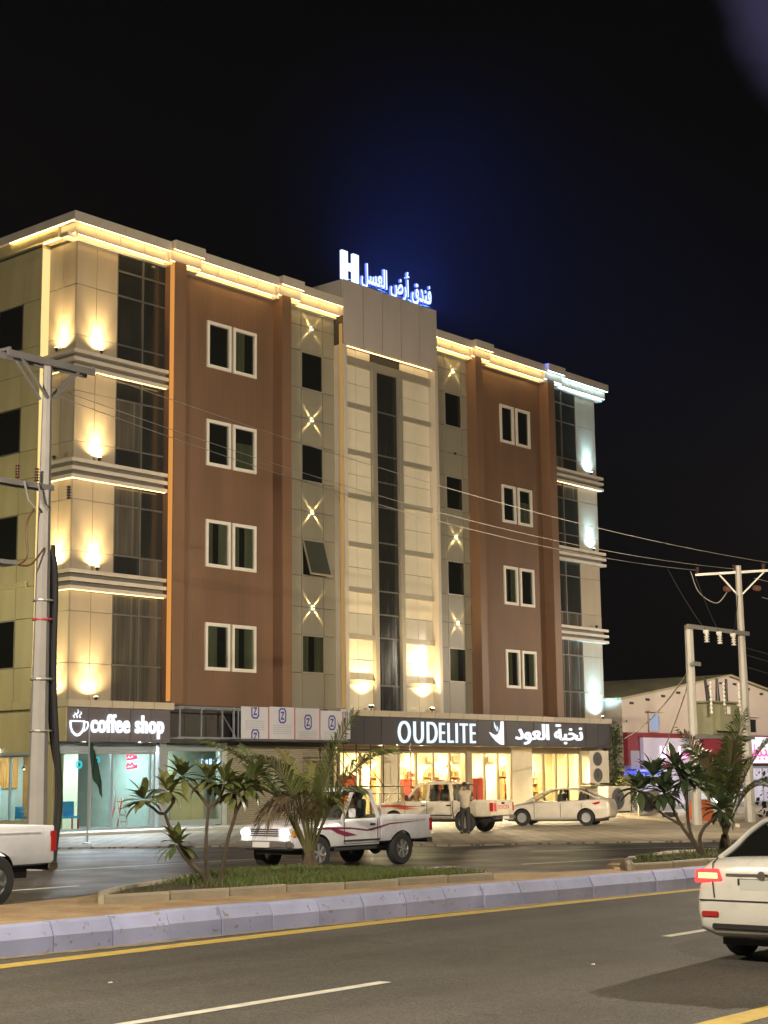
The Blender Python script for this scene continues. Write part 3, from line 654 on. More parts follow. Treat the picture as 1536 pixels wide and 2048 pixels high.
# ------------------------------------------------------------------ lamps fixed to the facade
WARM = (1.0, .66, .28); WARM2 = (1.0, .68, .31); COOL = (.42, .76, 1.0)
def floodlight(loc, n, label, on=True, cool=False, power=60, group='uplights on the facade ledges', big=False, tilt=.35, cone=75):
    """n: direction from the wall outwards"""
    s = 1.5 if big else 1; loc = Vector(loc); n = Vector(n); side = Vector((-n.y, n.x, 0))
    t = thing('floodlight', label, 'floodlight', loc, 0, group)
    aim = (Vector((0, 0, 1)) - n * tilt).normalized(); perp = aim.cross(side).normalized(); c = loc + Vector((0, 0, .10 * s))
    MB().obox(c, side * .07 * s, aim * .045 * s, perp * .05 * s).build('housing', M_black, t, bevel=.01)
    MB().obox(c + aim * .05 * s, side * .058 * s, aim * .006, perp * .04 * s).build('lens', (M_lensc if cool else M_lens) if on else M_frame, t)
    MB().box(loc.x - .03, loc.x + .03, loc.y - .03, loc.y + .03, loc.z, loc.z + .05).build('bracket', M_black, t)
    if on:
        lamp('SPOT', 'floodlight_lamp', c + aim * .075 * s, power, COOL if cool else WARM2, t, c + aim, cone, .85, .03)
        if not big: lamp('SPOT', 'floodlight_wash_lamp', c + aim * .075 * s, 2.8 * power, COOL if cool else WARM2, t, c + Vector((0, 0, 1)) - n * .05, 66, 1.0, .04)
UP = [(38.85, 47.72, 18.69, (0, -1, 0), 'front, highest rail', 1), (37.5, 48.75, 18.69, (-1, 0, 0), 'flank, highest rail', 1), (38.85, 47.72, 14.35, (0, -1, 0), 'front, middle rail', 1),
      (37.5, 48.75, 14.35, (-1, 0, 0), 'flank, middle rail', 0), (38.85, 47.72, 10.03, (0, -1, 0), 'front, lowest rail', 1), (37.5, 48.75, 10.03, (-1, 0, 0), 'flank, lowest rail', 1),
      (38.75, 47.55, 5.02, (0, -1, 0), 'front, on the ledge over the coffee sign', 1), (37.42, 48.8, 5.01, (-1, 0, 0), 'flank, on the ledge by the pole', 1)]
for x, y, z, n, where, on in UP:
    floodlight((x - (.06 if n[0] else 0), y + (.0 if n[1] else 0), z), n, ('lit warm' if on else 'unlit black') + ' uplight at the left corner tower: ' + where, on, power=420, tilt=.2, cone=150)
for x, y, z, where, on in ((74.05, 47.72, 18.69, 'the highest rail', 1), (74.05, 47.72, 14.35, 'the middle rail', 1), (74.05, 47.72, 10.03, 'the lowest rail', 0), (74.0, 47.5, 5.02, 'the ledge under the tower', 1)):
    floodlight((x, y, z), (0, -1, 0), ('lit bluish white' if on else 'unlit black') + ' uplight at the right corner tower on ' + where, on, True, power=380 if z > 6 else 700, tilt=.18, cone=150)
for x, where in ((54.35, 'left'), (58.75, 'right')):
    floodlight((x, 47.22, 5.02), (0, -1, 0), 'large warm floodlight on the ledge under the %s half of the central tower' % where, True, power=1500, big=True, tilt=-.12, cone=120)
    lamp('SPOT', 'floodlight_narrow_lamp', (x, 47.2, 5.22), 15000, WARM2, [o for o in COL.objects if o.name.startswith('floodlight') and o.type == 'EMPTY'][-1], (x, 47.62, 16), 36, 1.0, .03)
M_star = glow('star lamp lens', (1.0, .80, .38), 26)
for x, side in ((51.31, 'left'), (61.87, 'right')):
    for i, z in enumerate(STAR):
        on = not (side == 'right' and i == 1)
        t = thing('wall_light', ('four-beam star wall light' if on else 'dead wall light without beams') + ' on the %s grey bay, %s from the top' % (side, ('first', 'second', 'third', 'fourth')[i]), 'wall light', (x, 47.99, z), 0, 'star wall lights on the grey bays')
        MB().box(x - .05, x + .05, 47.90, 47.995, z - .05, z + .05).build('housing', M_black if not on else M_frame, t, bevel=.01)
        if not on: continue
        for sx_ in (-1, 1):
            for sz_ in (-1, 1):
                dv = Vector((sx_ * .70, 0, sz_ * .72)).normalized(); pv = Vector((0, 1, 0)); c = Vector((x, 47.974, z)) + dv * .075
                MB().obox(c, dv * .006, pv * .022, dv.cross(pv) * .022).build('lens', M_star, t)
                lamp('SPOT', 'beam_lamp', c + dv * .012, 800 if sz_ < 0 else 640, (1.0, .74, .30), t, c + dv + pv * .11, 15, 1.0, .003)

# ------------------------------------------------------------------ signs
M_hs = glow('blue white sign face', (.66, .76, 1.0), 1.8)
M_hs_side = glow('blue sign return', (.10, .17, 1.0), 2.2)
sign = thing('rooftop_sign', 'glowing blue white rooftop sign with a big H and Arabic lettering', 'sign', (56.2, 47.6, 25.05))
MB().box(52.9, 59.6, 47.60, 47.63, 25.22, 25.25).build('rail', M_black, sign)
for x in (53.07, 53.85, 56.5, 58.9): MB().box(x - .02, x + .02, 47.60, 47.63, 25.05, 25.22).build('post', M_black, sign)
MB().box(52.87, 53.27, 47.45, 47.6, 25.1, 26.5).box(53.65, 54.05, 47.45, 47.6, 25.1, 26.5).box(53.27, 53.65, 47.45, 47.6, 25.62, 25.95).build('letter', M_hs, sign)
AR_HOTEL = '\ufede\ufeb4\ufecc\ufedf\ufe8d \ufebd\ufead\ufe83 \ufed5\ufeaa\ufee8\ufed3'
letters(fit_type(glyphs(AR_HOTEL, 1.0, .016, .06), 54.25, 59.55, 24.98, 26.56), 47.52, [M_hs, M_hs_side], sign)
for i in range(6):
    lamp('SPOT', 'added_sky_glow_lamp', (53.3 + i * 1.15, 47.68, 25.22), 56000, (.06, .15, 1.0), sign, (53.3 + i * 1.15 + 2.6, 47.98, 27.3), 108, 1.0, .1)  # unseen blue spots, added to light the haze above the sign

M_board = mat('charcoal sign panel', (.042, .040, .046), .42, var=.08, vscale=1)
M_board2 = mat('warm grey sign panel', (.13, .12, .135), .42, var=.08, vscale=1)
M_lw = glow('white sign letter', (.94, .95, 1.0), 1.35)
M_lw2 = glow('cold white sign letter', (.78, .90, 1.0), 1.25)
def board(t, a, b, m, n, z0=3.46, z1=4.72, Y=47.2):
    for i in range(n):
        p, q = a + (b - a) * i / n, a + (b - a) * (i + 1) / n
        piece('board_panel', p + .004, q - .004, Y, Y + .06, z0, z1, m, t)
cs = thing('coffee_shop_sign', 'grey fascia sign with white glowing coffee shop lettering and a steaming cup', 'sign', (39.7, 47.2, 3.46))
board(cs, 37.12, 42.22, M_board2, 5)
piece('board_panel', 37.08, 37.14, 47.2, 49.4, 3.46, 4.72, M_yell, cs)
letters(fit_type(glyphs('coffee shop', 1.0, .018, .05, 4, 1.12), 38.22, 41.82, 3.58, 4.50), 47.15, M_lw, cs)
cup = [(37.2, 4.17), (37.22, 4.24), (37.9, 4.24), (37.92, 4.17), (37.9, 3.98), (37.82, 3.80), (37.68, 3.68), (37.56, 3.64), (37.44, 3.68), (37.3, 3.80), (37.22, 3.98)]
ring = MB(); n = len(cup); cx_ = 37.56; cz_ = 3.97
inn = [(cx_ + (a - cx_) * .80, cz_ + (b - cz_) * .74 + .01) for a, b in cup]
for yy in (47.11, 47.16): ring.add([(a, yy, b) for a, b in cup] + [(a, yy, b) for a, b in inn], [(i, (i + 1) % n, n + (i + 1) % n, n + i) for i in range(n)])
ring.build('cup_outline', M_lw, cs)
MB().tube([(37.90, 47.13, 4.18), (38.04, 47.13, 4.18), (38.07, 47.13, 4.06), (38.0, 47.13, 3.93), (37.86, 47.13, 3.84)], .035, 8).build('cup_handle', M_lw, cs)
for k, (dx, hh) in enumerate(((-.14, .2), (0, .32), (.14, .24))):
    MB().tube([(37.55 + dx, 47.13, 4.33), (37.5 + dx, 47.13, 4.33 + hh * .35), (37.60 + dx, 47.13, 4.33 + hh * .7), (37.56 + dx, 47.13, 4.33 + hh)], [.028, .03, .03, .012], 8).build('steam', M_lw, cs)
os_ = thing('perfume_shop_sign', 'charcoal fascia sign with white OUD ELITE and Arabic lettering', 'sign', (63.2, 47.2, 3.46))
board(os_, 52.6, 74.2, M_board, 18)
piece('board_panel', 74.2, 74.26, 47.2, 48.0, 3.46, 4.72, M_board, os_)
letters(fit_type(glyphs('OUD', 1.0, -.006, .05, 4, 1.22), 56.15, 59.0, 3.56, 4.58), 47.15, M_lw2, os_)
letters(fit_type(glyphs('ELITE', 1.0, -.006, .05, 4, 1.3), 59.2, 61.98, 3.60, 4.54), 47.15, M_lw2, os_)
MB().prism([(63.12, 4.15), (63.55, 4.0), (63.86, 4.06), (64.02, 4.3), (64.1, 4.70), (64.28, 4.70), (64.28, 3.54), (64.02, 3.56), (63.66, 3.72), (63.34, 3.94)][::-1], 47.10, 47.16, 'y').build('emblem', M_lw, os_)
MB().tube([(63.52, 47.13, 4.66), (63.60, 47.13, 4.42), (63.78, 47.13, 4.18)], [.012, .045, .012], 8).tube([(63.72, 47.13, 4.48), (63.80, 47.13, 4.36), (63.86, 47.13, 4.20)], [.01, .03, .01], 8).build('emblem_leaf', M_lw2, os_)
AR_OUD = '\ufea9\ufeee\ufecc\ufedf\ufe8d \ufe94\ufe92\ufea8\ufee7'
letters(fit_type(glyphs(AR_OUD, 1.0, .010, .05), 65.35, 71.4, 3.56, 4.64), 47.15, M_lw, os_)
# soffits and downlights
MB().box(37.14, 42.2, 47.26, 48.1, 3.46, 3.5).build('soffit', M_board2, hotel)
MB().box(52.62, 74.2, 47.26, 48.1, 3.46, 3.5).build('soffit', M_stone, hotel)
M_dl = glow('downlight disc', (1.0, .93, .8), 12); M_dlc = glow('cool downlight disc', (.9, .97, 1.0), 12)
for x, shop, k, cool in ((38.2, 'coffee shop', 'left', 1), (40.95, 'coffee shop', 'right', 1), (55.2, 'perfume shop', 'first', 0), (58.2, 'perfume shop', 'second', 0), (62.6, 'perfume shop', 'third', 0), (65.4, 'perfume shop', 'fourth', 0), (68.0, 'perfume shop', 'fifth', 0), (71.2, 'perfume shop', 'sixth', 0)):
    t = thing('downlight', 'round recessed downlight in the %s canopy, %s from the left' % (shop, k) if not cool else 'round recessed downlight under the %s canopy, the %s one' % (shop, k), 'downlight', (x, 47.5, 3.46), 0, 'downlights under the canopy')
    MB().lathe((x, 47.5, 3.44), [(0, .01), (.08, .01), (.08, .022), (0, .022)], 'z', 16).build('lens', M_dlc if cool else M_dl, t)
    MB().lathe((x, 47.5, 3.44), [(.085, 0), (.11, 0), (.11, .024), (.085, .024)], 'z', 16).build('trim_ring', M_white, t)
    lamp('SPOT', 'downlight_lamp', (x, 47.5, 3.42), 900 if cool else 2600, (.8, .93, 1) if cool else (1, .80, .48), t, (x, 43.5, 0), 140, .7, .06)

# ------------------------------------------------------------------ perfume shop
M_warmwall = mat('cream shop wall', (.78, .70, .50), .6, var=.05)
M_tile = mat('polished cream floor tile', (.70, .62, .46), .25)
M_alu = mat('champagne shopfront frame', (.36, .29, .20), .35, metal=.5)
M_clear = glass('clear shop glass', (.97, .97, .95), .03, .02, .5)
M_wood = mat('honey wood', (.42, .26, .11), .5, var=.15, vscale=3, streak=.2)
M_red = mat('red print', (.62, .05, .03), .5)
M_orange = mat('orange red print', (.75, .14, .04), .5)
MB().box(52.95, 74.55, 48.1, 54.5, .06, .12).build('shop_floor', M_tile, hotel)
MB().box(52.95, 74.55, 51.3, 51.5, .12, 3.45).build('shop_wall', M_warmwall, hotel)
MB().box(52.92, 53.02, 48.2, 54.3, .12, 3.45).box(74.5, 74.6, 48.2, 54.3, .12, 3.45).build('shop_wall', M_warmwall, hotel)
MB().box(52.95, 74.55, 48.15, 54.3, 3.40, 3.46).build('shop_ceiling', mat('white ceiling', (.8, .78, .7), .7), hotel)
for x0, x1 in ((55.95, 57.2), (62.3, 62.72), (66.1, 67.85), (72.35, 74.6)):
    MB().box(x0, x1, 47.95, 48.35, .1, 3.45).build('shop_pier', M_warmwall if x1 - x0 > .5 else M_alu, hotel, bevel=.01)
SHOP = [(53.0, 55.95), (57.2, 62.3), (62.72, 66.1), (67.85, 72.35)]
for a, b in SHOP:
    n = {2: 2, 5: 4, 3: 3, 4: 4}.get(int(b - a), 3); f = MB()
    f.box(a, b, 48.0, 48.1, 3.12, 3.22).box(a, b, 48.0, 48.1, .12, .2)
    wi = f.build('shop_window', M_alu, hotel)
    for i in range(n + 1):
        x = a + (b - a) * i / n; h = .05 if 0 < i < n else .07
        MB().box(x - h, x + h, 47.99, 48.11, .2, 3.12).build('mullion', M_alu, wi)
    for i in range(n):
        p, q = a + (b - a) * i / n, a + (b - a) * (i + 1) / n
        MB().box(p + .05, q - .05, 48.05, 48.058, .2, 3.12).build('pane', M_clear, wi)
    MB().box(a, b, 47.98, 48.14, 3.222, 3.46).build('transom_panel', M_alu, wi)
def ceiling_panel(x, y, z, w, d, col, s, power, label, grp):
    t = thing('ceiling_light', label, 'ceiling light', (x, y, z), 0, grp)
    MB().box(x - w / 2, x + w / 2, y - d / 2, y + d / 2, z - .03, z - .012).build('diffuser', glow('panel ' + '%.2f %.1f' % (col[2], s), col, s), t)
    MB().box(x - w / 2 - .03, x + w / 2 + .03, y - d / 2 - .03, y + d / 2 + .03, z - .012, z).build('frame', M_white, t)
    lamp('AREA', 'panel_lamp', (x, y, z - .04), power, col, t, (x, y, 0), size=w, sy=d)
for i, x in enumerate((54.5, 58.5, 61.3, 64.4, 68.8, 71.6)):
    ceiling_panel(x, 49.7, 3.40, 1.6, 1.4, (1.0, .80, .42), 5, 620, 'warm square ceiling panel in the perfume shop, %s from the left' % ('first', 'second', 'third', 'fourth', 'fifth', 'last')[i], 'ceiling panels in the perfume shop')
# arched display shelves at the back with rows of bottles
M_glassb = [mat('amber bottle', (.45, .20, .05), .2), mat('dark bottle', (.10, .06, .04), .2), mat('gold box', (.60, .42, .14), .35, metal=.4), mat('red box', (.5, .06, .04), .5), mat('white box', (.7, .68, .6), .5)]
def shelf(x, y, label, w=1.3):
    t = thing('display_shelf', label, 'display shelf', (x, y, .12), 0, 'arched display shelves in the perfume shop')
    arch = [(-w / 2, .0), (-w / 2, 1.75)] + [(-w / 2 * math.cos(a), 1.75 + w / 2 * math.sin(a)) for a in [math.pi * k / 10 for k in range(1, 10)]] + [(w / 2, 1.75), (w / 2, 0)]
    MB().prism([(x + a, .12 + b) for a, b in arch], y + .38, y + .42, 'y').build('back_panel', M_wood, t)
    for sx_ in (-1, 1): MB().box(x + sx_ * w / 2 - .03, x + sx_ * w / 2 + .03, y, y + .38, .12, 1.87).build('side_panel', M_wood, t)
    for k in range(5): MB().box(x - w / 2 + .03, x + w / 2 - .03, y + .02, y + .38, .3 + .42 * k, .33 + .42 * k).build('shelf', M_wood, t)
    g = MB()
    for k in range(5):
        px_ = x - w / 2 + .12
        while px_ < x + w / 2 - .1:
            h = random.uniform(.14, .28); r = random.uniform(.035, .06); g.box(px_ - r, px_ + r, y + .1, y + .1 + 2 * r, .332 + .42 * k, .332 + .42 * k + h, random.randrange(5)); px_ += 2 * r + random.uniform(.02, .06)
    b = g.build('goods', M_glassb, t); b['kind'] = 'stuff'
for i, (x, w_) in enumerate(((59.6, 1.5), (61.4, 1.3), (63.6, 1.3), (65.4, 1.1), (70.0, 1.4), (71.9, 1.2))):
    shelf(x, 50.85, 'arched wooden shelf with bottles and boxes in the perfume shop, %s from the left' % ('first', 'second', 'third', 'fourth', 'fifth', 'sixth')[i], w_)
def poster(x, y, z0, z1, w, m, label, name='poster', grp=None):
    t = thing(name, label, name.replace('_', ' '), (x, y, z0), 0, grp)
    MB().box(x - w / 2, x + w / 2, y, y + .02, z0, z1).build('print', m, t)
    MB().box(x - w / 2 - .03, x + w / 2 + .03, y + .02, y + .04, z0 - .03, z1 + .03).build('backing', M_white, t)
    return t
poster(61.0, 48.7, .35, 1.85, .5, M_orange, 'tall orange red roll-up banner behind the glass near the white truck', 'banner')
poster(64.5, 48.9, .4, 1.9, .95, M_red, 'wide red picture panel inside the third shop window', 'banner')
poster(57.9, 48.6, .15, .75, .5, M_red, 'small red floor stand at the left end of the second window', 'display stand')
poster(54.3, 48.6, 1.2, 2.1, 1.0, M_orange, 'orange flower picture in the window behind the scaffold', 'poster')
poster(73.4, 51.2, 1.35, 2.15, .8, mat('pale framed print', (.55, .45, .3), .5), 'small framed picture on the cream wall at the right end of the perfume shop', 'poster')
ct = thing('shop_counter', 'long cream counter behind the glass of the third window', 'counter', (64.4, 49.8, .12))
MB().box(63.0, 65.9, 49.6, 50.1, .12, 1.0).build('base', M_warmwall, ct); MB().box(62.95, 65.95, 49.5, 50.15, 1.0, 1.06).build('worktop', M_white, ct)
g = MB()
for k in range(9):
    x = 63.2 + k * .3; g.box(x, x + .12, 49.65, 49.77, 1.062, 1.2 + random.random() * .15, k % 5)
b = g.build('goods', M_glassb, ct); b['kind'] = 'stuff'
M_grille = mat('grey air grille', (.16, .14, .11), .6)
for i, x in enumerate((58.6, 60.7, 63.4, 65.6, 68.6)):
    t = thing('air_grille', 'dark rectangular air grille above the shelves of the perfume shop, %s from the left' % ('first', 'second', 'third', 'fourth', 'last')[i], 'air grille', (x, 51.0, 2.75), 0, 'air grilles in the perfume shop')
    MB().box(x - .45, x + .45, 51.0, 51.06, 2.75, 3.1).build('frame', M_alu, t)
    for k in range(5): MB().box(x - .42, x + .42, 50.985, 51.0, 2.78 + k * .06, 2.81 + k * .06).build('slat', M_grille, t)
    MB().tube([(x, 51.03, 3.1), (x, 51.03, 3.4)], .02, 6).build('hanger', M_alu, t)
def stand(x, y, h, m, label):
    t = thing('display_stand', label, 'display stand', (x, y, .12), 0, 'display stands in the perfume shop')
    MB().box(x - .3, x + .3, y - .2, y + .2, .12, h).build('plinth', m, t, bevel=.01); MB().box(x - .34, x + .34, y - .24, y + .24, h, h + .04).build('top', M_wood, t)
    g = MB()
    for k in range(4): q = x - .22 + k * .14; hh = random.uniform(.12, .34); g.box(q - .045, q + .045, y - .05, y + .05, h + .042, h + .04 + hh * .75, random.randrange(5)).box(q - .018, q + .018, y - .018, y + .018, h + .04 + hh * .75, h + .04 + hh, 1)
    b = g.build('goods', M_glassb, t); b['kind'] = 'stuff'
for i, (x, y, h, m) in enumerate(((53.6, 49.0, 1.2, M_wood), (55.3, 49.4, 1.6, M_orange), (58.6, 49.3, 1.5, M_wood), (60.2, 50.2, 1.9, M_red), (62.0, 49.2, 1.4, M_wood), (66.0, 50.0, 1.7, M_wood), (68.4, 49.3, 1.5, M_wood), (69.9, 50.6, 1.9, M_orange))):
    stand(x, y, h, m, '%s display stand from the left behind the perfume shop glass, with bottles on top' % ('first', 'second', 'third', 'fourth', 'fifth', 'sixth', 'seventh', 'eighth')[i])
for i, x in enumerate((58.0, 63.3, 69.3)):
    t = thing('pendant_lamp', 'brass pendant lamp hanging in the perfume shop, %s from the left' % ('first', 'second', 'third')[i], 'pendant lamp', (x, 49.8, 2.5), 0, 'pendant lamps in the perfume shop')
    MB().lathe((x, 49.8, 2.45), [(0, .3), (.05, .3), (.22, .02), (.2, 0), (0, .06)], 'z', 16).build('lamp_shade', mat('aged brass', (.35, .2, .06), .35, metal=.7), t, smooth=True); MB().tube([(x, 49.8, 2.74), (x, 49.8, 3.4)], .008, 5).build('cord', M_black, t)
# hanging cross pieces: round wreath with flowers
t = thing('red_ornament', 'small red hanging ornament in the second window', 'ornament', (59.4, 48.6, 1.1))
MB().box(59.36, 59.44, 48.6, 48.66, 1.0, 1.5).box(59.24, 59.56, 48.6, 48.66, 1.18, 1.30).build('body', M_red, t, bevel=.01); MB().tube([(59.4, 48.63, 1.5), (59.4, 48.63, 3.4)], .006, 5).build('cord', M_black, t)

# ------------------------------------------------------------------ coffee shop
M_cwall = mat('grey green cafe wall', (.42, .46, .42), .6, var=.06); M_cream = mat('cream cafe panel', (.66, .60, .42), .6, var=.06, vscale=1)
M_silver = mat('silver shopfront frame', (.52, .58, .62), .3, metal=.5); M_slat = mat('roller shutter steel', (.45, .52, .58), .4, metal=.5)
M_blue = mat('sky blue painted wood', (.03, .30, .62), .5); M_dkgrey = mat('dark grey wall', (.10, .10, .11), .6)
MB().box(37.3, 42.4, 48.1, 54.5, .06, .16).build('cafe_floor', mat('grey cafe tile', (.42, .43, .42), .3), hotel)
MB().box(37.85, 42.4, 53.9, 54.1, .16, 3.45).build('cafe_wall', M_cwall, hotel)
MB().box(42.32, 42.42, 48.2, 53.9, .16, 3.45).build('cafe_wall', M_cwall, hotel)
MB().box(37.35, 42.4, 48.15, 54.2, 3.40, 3.46).build('cafe_ceiling', MATS['white ceiling'], hotel)
MB().box(38.0, 38.6, 50.2, 50.3, .16, 3.0).build('cafe_wall', M_dkgrey, hotel)
MB().box(38.62, 40.4, 50.6, 50.7, .16, 3.3).build('cafe_wall', M_cream, hotel)
sh = MB()
for k in range(5): sh.box(37.34, 42.16, 47.96 - .01 * (k % 2), 48.12, 3.12 + k * .066, 3.12 + k * .066 + .06)
sh.build('shutter_box', M_slat, hotel)
cw = MB().box(37.36, 42.16, 48.0, 48.08, 3.02, 3.11).box(37.36, 42.16, 48.0, 48.08, .16, .24).build('cafe_front', M_silver, hotel)
for x in (37.4, 38.92, 39.97, 41.9, 42.12): MB().box(x - .045, x + .045, 47.99, 48.09, .24, 3.02).build('mullion', M_silver, cw)
M_cg = glass('cafe glass', (.86, .95, .93), .06, .02, .5)
for a, b in ((37.445, 38.875), (38.965, 39.925), (40.015, 41.855), (41.945, 42.075)): MB().box(a, b, 48.03, 48.038, .24, 3.02).build('pane', M_cg, cw)
MB().tube([(40.12, 47.96, .9), (40.12, 47.96, 1.7)], .018, 8).build('door_handle', M_silver, cw)
for i, (x, y) in enumerate(((38.6, 49.3), (41.0, 49.3), (39.2, 52.0))):
    ceiling_panel(x, y, 3.40, 1.0, .9, (.72, .92, 1.0), 5, 190, ('cool white ceiling panel behind the left cafe window', 'cool white ceiling panel above the cafe door', 'cool white ceiling panel deep in the cafe')[i], 'ceiling panels in the cafe')
M_neon = glow('red neon tube', (1.0, .03, .10), 4); M_cyan = glow('cyan neon', (.05, .75, .85), 1.2)
t = thing('neon_sign', 'red neon script in two lines hung behind the cafe door glass', 'neon sign', (41.1, 48.2, 2.6))
for z in (2.92, 2.56):
    MB().tube([(40.82, 48.16, z - .03), (40.9, 48.16, z + .1), (41.0, 48.16, z + .02), (41.1, 48.16, z + .12), (41.2, 48.16, z), (41.34, 48.16, z + .03)], .034, 8).tube([(40.84, 48.16, z - .1), (41.05, 48.16, z - .08), (41.36, 48.16, z - .04)], .034, 8).build('neon_tube', M_neon, t)
for x, z, s_, lb in ((38.45, 2.62, .16, 'left'), (39.35, 2.8, .12, 'right')):
    t = thing('window_sticker', 'round cyan window sticker in the cafe glass, the %s one' % lb, 'sticker', (x, 48.1, z), 0, 'cyan window stickers')
    MB().lathe((x, 48.1, z), [(s_ * .45, 0), (s_, 0), (s_, .01), (s_ * .45, .01)], 'y', 18).build('ring', M_cyan, t)
t = thing('cafe_bench', 'sky blue bench with red legs behind the left cafe window', 'bench', (38.2, 48.7, .16))
MB().box(37.5, 38.85, 48.45, 48.9, .62, .70).build('seat', M_blue, t); MB().box(37.5, 38.85, 48.86, 48.92, .70, 1.25).build('backrest', M_blue, t)
for x in (37.58, 38.78):
    for y in (48.5, 48.86): MB().box(x - .025, x + .025, y - .025, y + .025, .16, .62).build('leg', mat('red painted leg', (.55, .04, .07), .5), t)
def cafe_chair(x, y, label):
    t = thing('cafe_chair', label, 'chair', (x, y, .16), 0, 'blue cafe chairs')
    MB().box(x - .2, x + .2, y - .2, y + .2, .6, .65).build('seat', M_blue, t); MB().box(x - .2, x + .2, y + .16, y + .2, .65, 1.05).build('backrest', M_blue, t)
    for dx in (-.17, .17):
        for dy in (-.17, .17): MB().box(x + dx - .018, x + dx + .018, y + dy - .018, y + dy + .018, .16, .6).build('leg', M_silver, t)
for i, y in enumerate((50.0, 51.2)): cafe_chair(38.2, y, 'blue cafe chair seen through the side window, the %s one' % ('nearer', 'farther')[i])
t = thing('cafe_table', 'square cafe table with a pale top by the side window', 'table', (38.2, 50.6, .16))
MB().box(37.85, 38.55, 50.3, 50.9, .86, .90).build('tabletop', M_cream, t); MB().tube([(38.2, 50.6, .16), (38.2, 50.6, .86)], .04, 8).build('pedestal', M_silver, t); MB().box(37.98, 38.42, 50.4, 50.8, .16, .19).build('foot', M_silver, t)
# side window of the cafe on the flank
MB().box(37.3, 37.8, 49.4, 53.8, 3.0, 3.45).box(37.3, 37.8, 49.4, 53.8, 0, .5).box(37.3, 37.8, 48.2, 49.4, 0, 3.45).build('wall', M_yell, hotel)
sw = MB().box(37.34, 37.42, 49.4, 53.8, .5, .56).build('side_window', M_silver, hotel); MB().box(37.34, 37.42, 49.4, 53.8, 2.94, 3.0).build('head_frame', M_silver, sw)
for y in (49.43, 50.9, 52.35, 53.77): MB().box(37.33, 37.43, y - .03, y + .03, .56, 2.94).build('mullion', M_silver, sw)
for a, b in ((49.46, 50.87), (50.93, 52.32), (52.38, 53.74)): MB().box(37.37, 37.378, a, b, .56, 2.94).build('pane', M_cg, sw)
MB().box(37.22, 37.3, 49.4, 53.8, 3.0, 3.12).build('window_hood', M_silver, hotel)
MB().box(40.2, 40.3, 50.9, 53.9, .16, 3.2).build('cafe_wall', mat('orange wood slat wall', (.55, .24, .07), .5, var=.2, vscale=2, stripes=(1, .12, .01)), hotel)
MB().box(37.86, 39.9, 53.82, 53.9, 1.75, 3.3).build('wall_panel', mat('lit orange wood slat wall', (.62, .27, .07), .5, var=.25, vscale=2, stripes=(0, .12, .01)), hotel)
for i, (x, z, c_) in enumerate(((38.1, 1.55, (.03, .22, .60)), (38.75, 1.5, (.10, .42, .75)))):
    t = thing('wall_picture', ('deep blue', 'light blue')[i] + ' square picture on the back wall of the cafe', 'picture', (x, 53.8, z), 0, 'blue pictures in the cafe')
    MB().box(x - .28, x + .28, 53.78, 53.8, z - .3, z + .3).build('print', mat('blue print %d' % i, c_, .5), t); MB().box(x - .31, x + .31, 53.80, 53.82, z - .33, z + .33).build('frame', M_white, t)
t = thing('wall_sconce', 'white sconce throwing a fan of light above the side window of the cafe', 'wall light', (37.28, 51.6, 3.3))
MB().box(37.14, 37.29, 51.45, 51.75, 3.26, 3.36).build('housing', M_white, t, bevel=.01); MB().box(37.15, 37.28, 51.47, 51.73, 3.25, 3.258).build('lens', M_dlc, t)
lamp('SPOT', 'sconce_lamp', (37.2, 51.6, 3.23), 160, (.85, .95, 1), t, (37.1, 51.6, 0), 120, .6, .05)
for i, (y, z) in enumerate(((50.3, 2.5), (51.0, 2.45), (51.7, 2.5))):
    t = thing('pendant_lamp', 'small pendant lamp over the cafe tables, %s from the front' % ('first', 'second', 'third')[i], 'pendant lamp', (38.6, y, z), 0, 'pendant lamps in the cafe')
    MB().lathe((38.6, y, z), [(.0, .14), (.03, .14), (.10, 0), (.0, .02)], 'z', 14).build('lamp_shade', M_black, t); MB().tube([(38.6, y, z + .14), (38.6, y, 3.4)], .006, 5).build('cord', M_black, t)
    MB().ball((38.6, y, z + .0), .04, 8, 6).build('bulb', glow('pendant bulb', (1, .75, .4), 10), t)
t = thing('step_ladder', 'red and white step ladder leaning by the cafe door', 'ladder', (41.0, 48.5, .16))
for dx in (-.18, .18):
    MB().bar((41.0 + dx, 48.45, .16), (41.0 + dx * .8, 48.75, 1.35), .04).build('rail', M_white, t); MB().bar((41.0 + dx, 49.1, .16), (41.0 + dx * .8, 48.78, 1.35), .04).build('rail', M_red, t)
for k in range(4): MB().box(40.83, 41.17, 48.5 + k * .07, 48.58 + k * .07, .4 + k * .26, .43 + k * .26).build('rung', M_red, t)
t = thing('glass_reflection', 'small glowing bars imitating a blue white sign reflection in the vacant bay glass', 'neon sign', (45.0, 48.0, 2.7))
for k, (x, w_) in enumerate(((44.62, .10), (44.86, .09), (45.06, .12), (45.30, .08), (45.5, .11))): MB().box(x, x + w_, 47.96, 47.98, 2.62, 2.84 - .04 * (k % 2)).build('reflection_block', glow('blue white reflection glow', (.30, .55, 1.0), 3), t)  # emissive bars imitate a lit sign mirrored in the glass

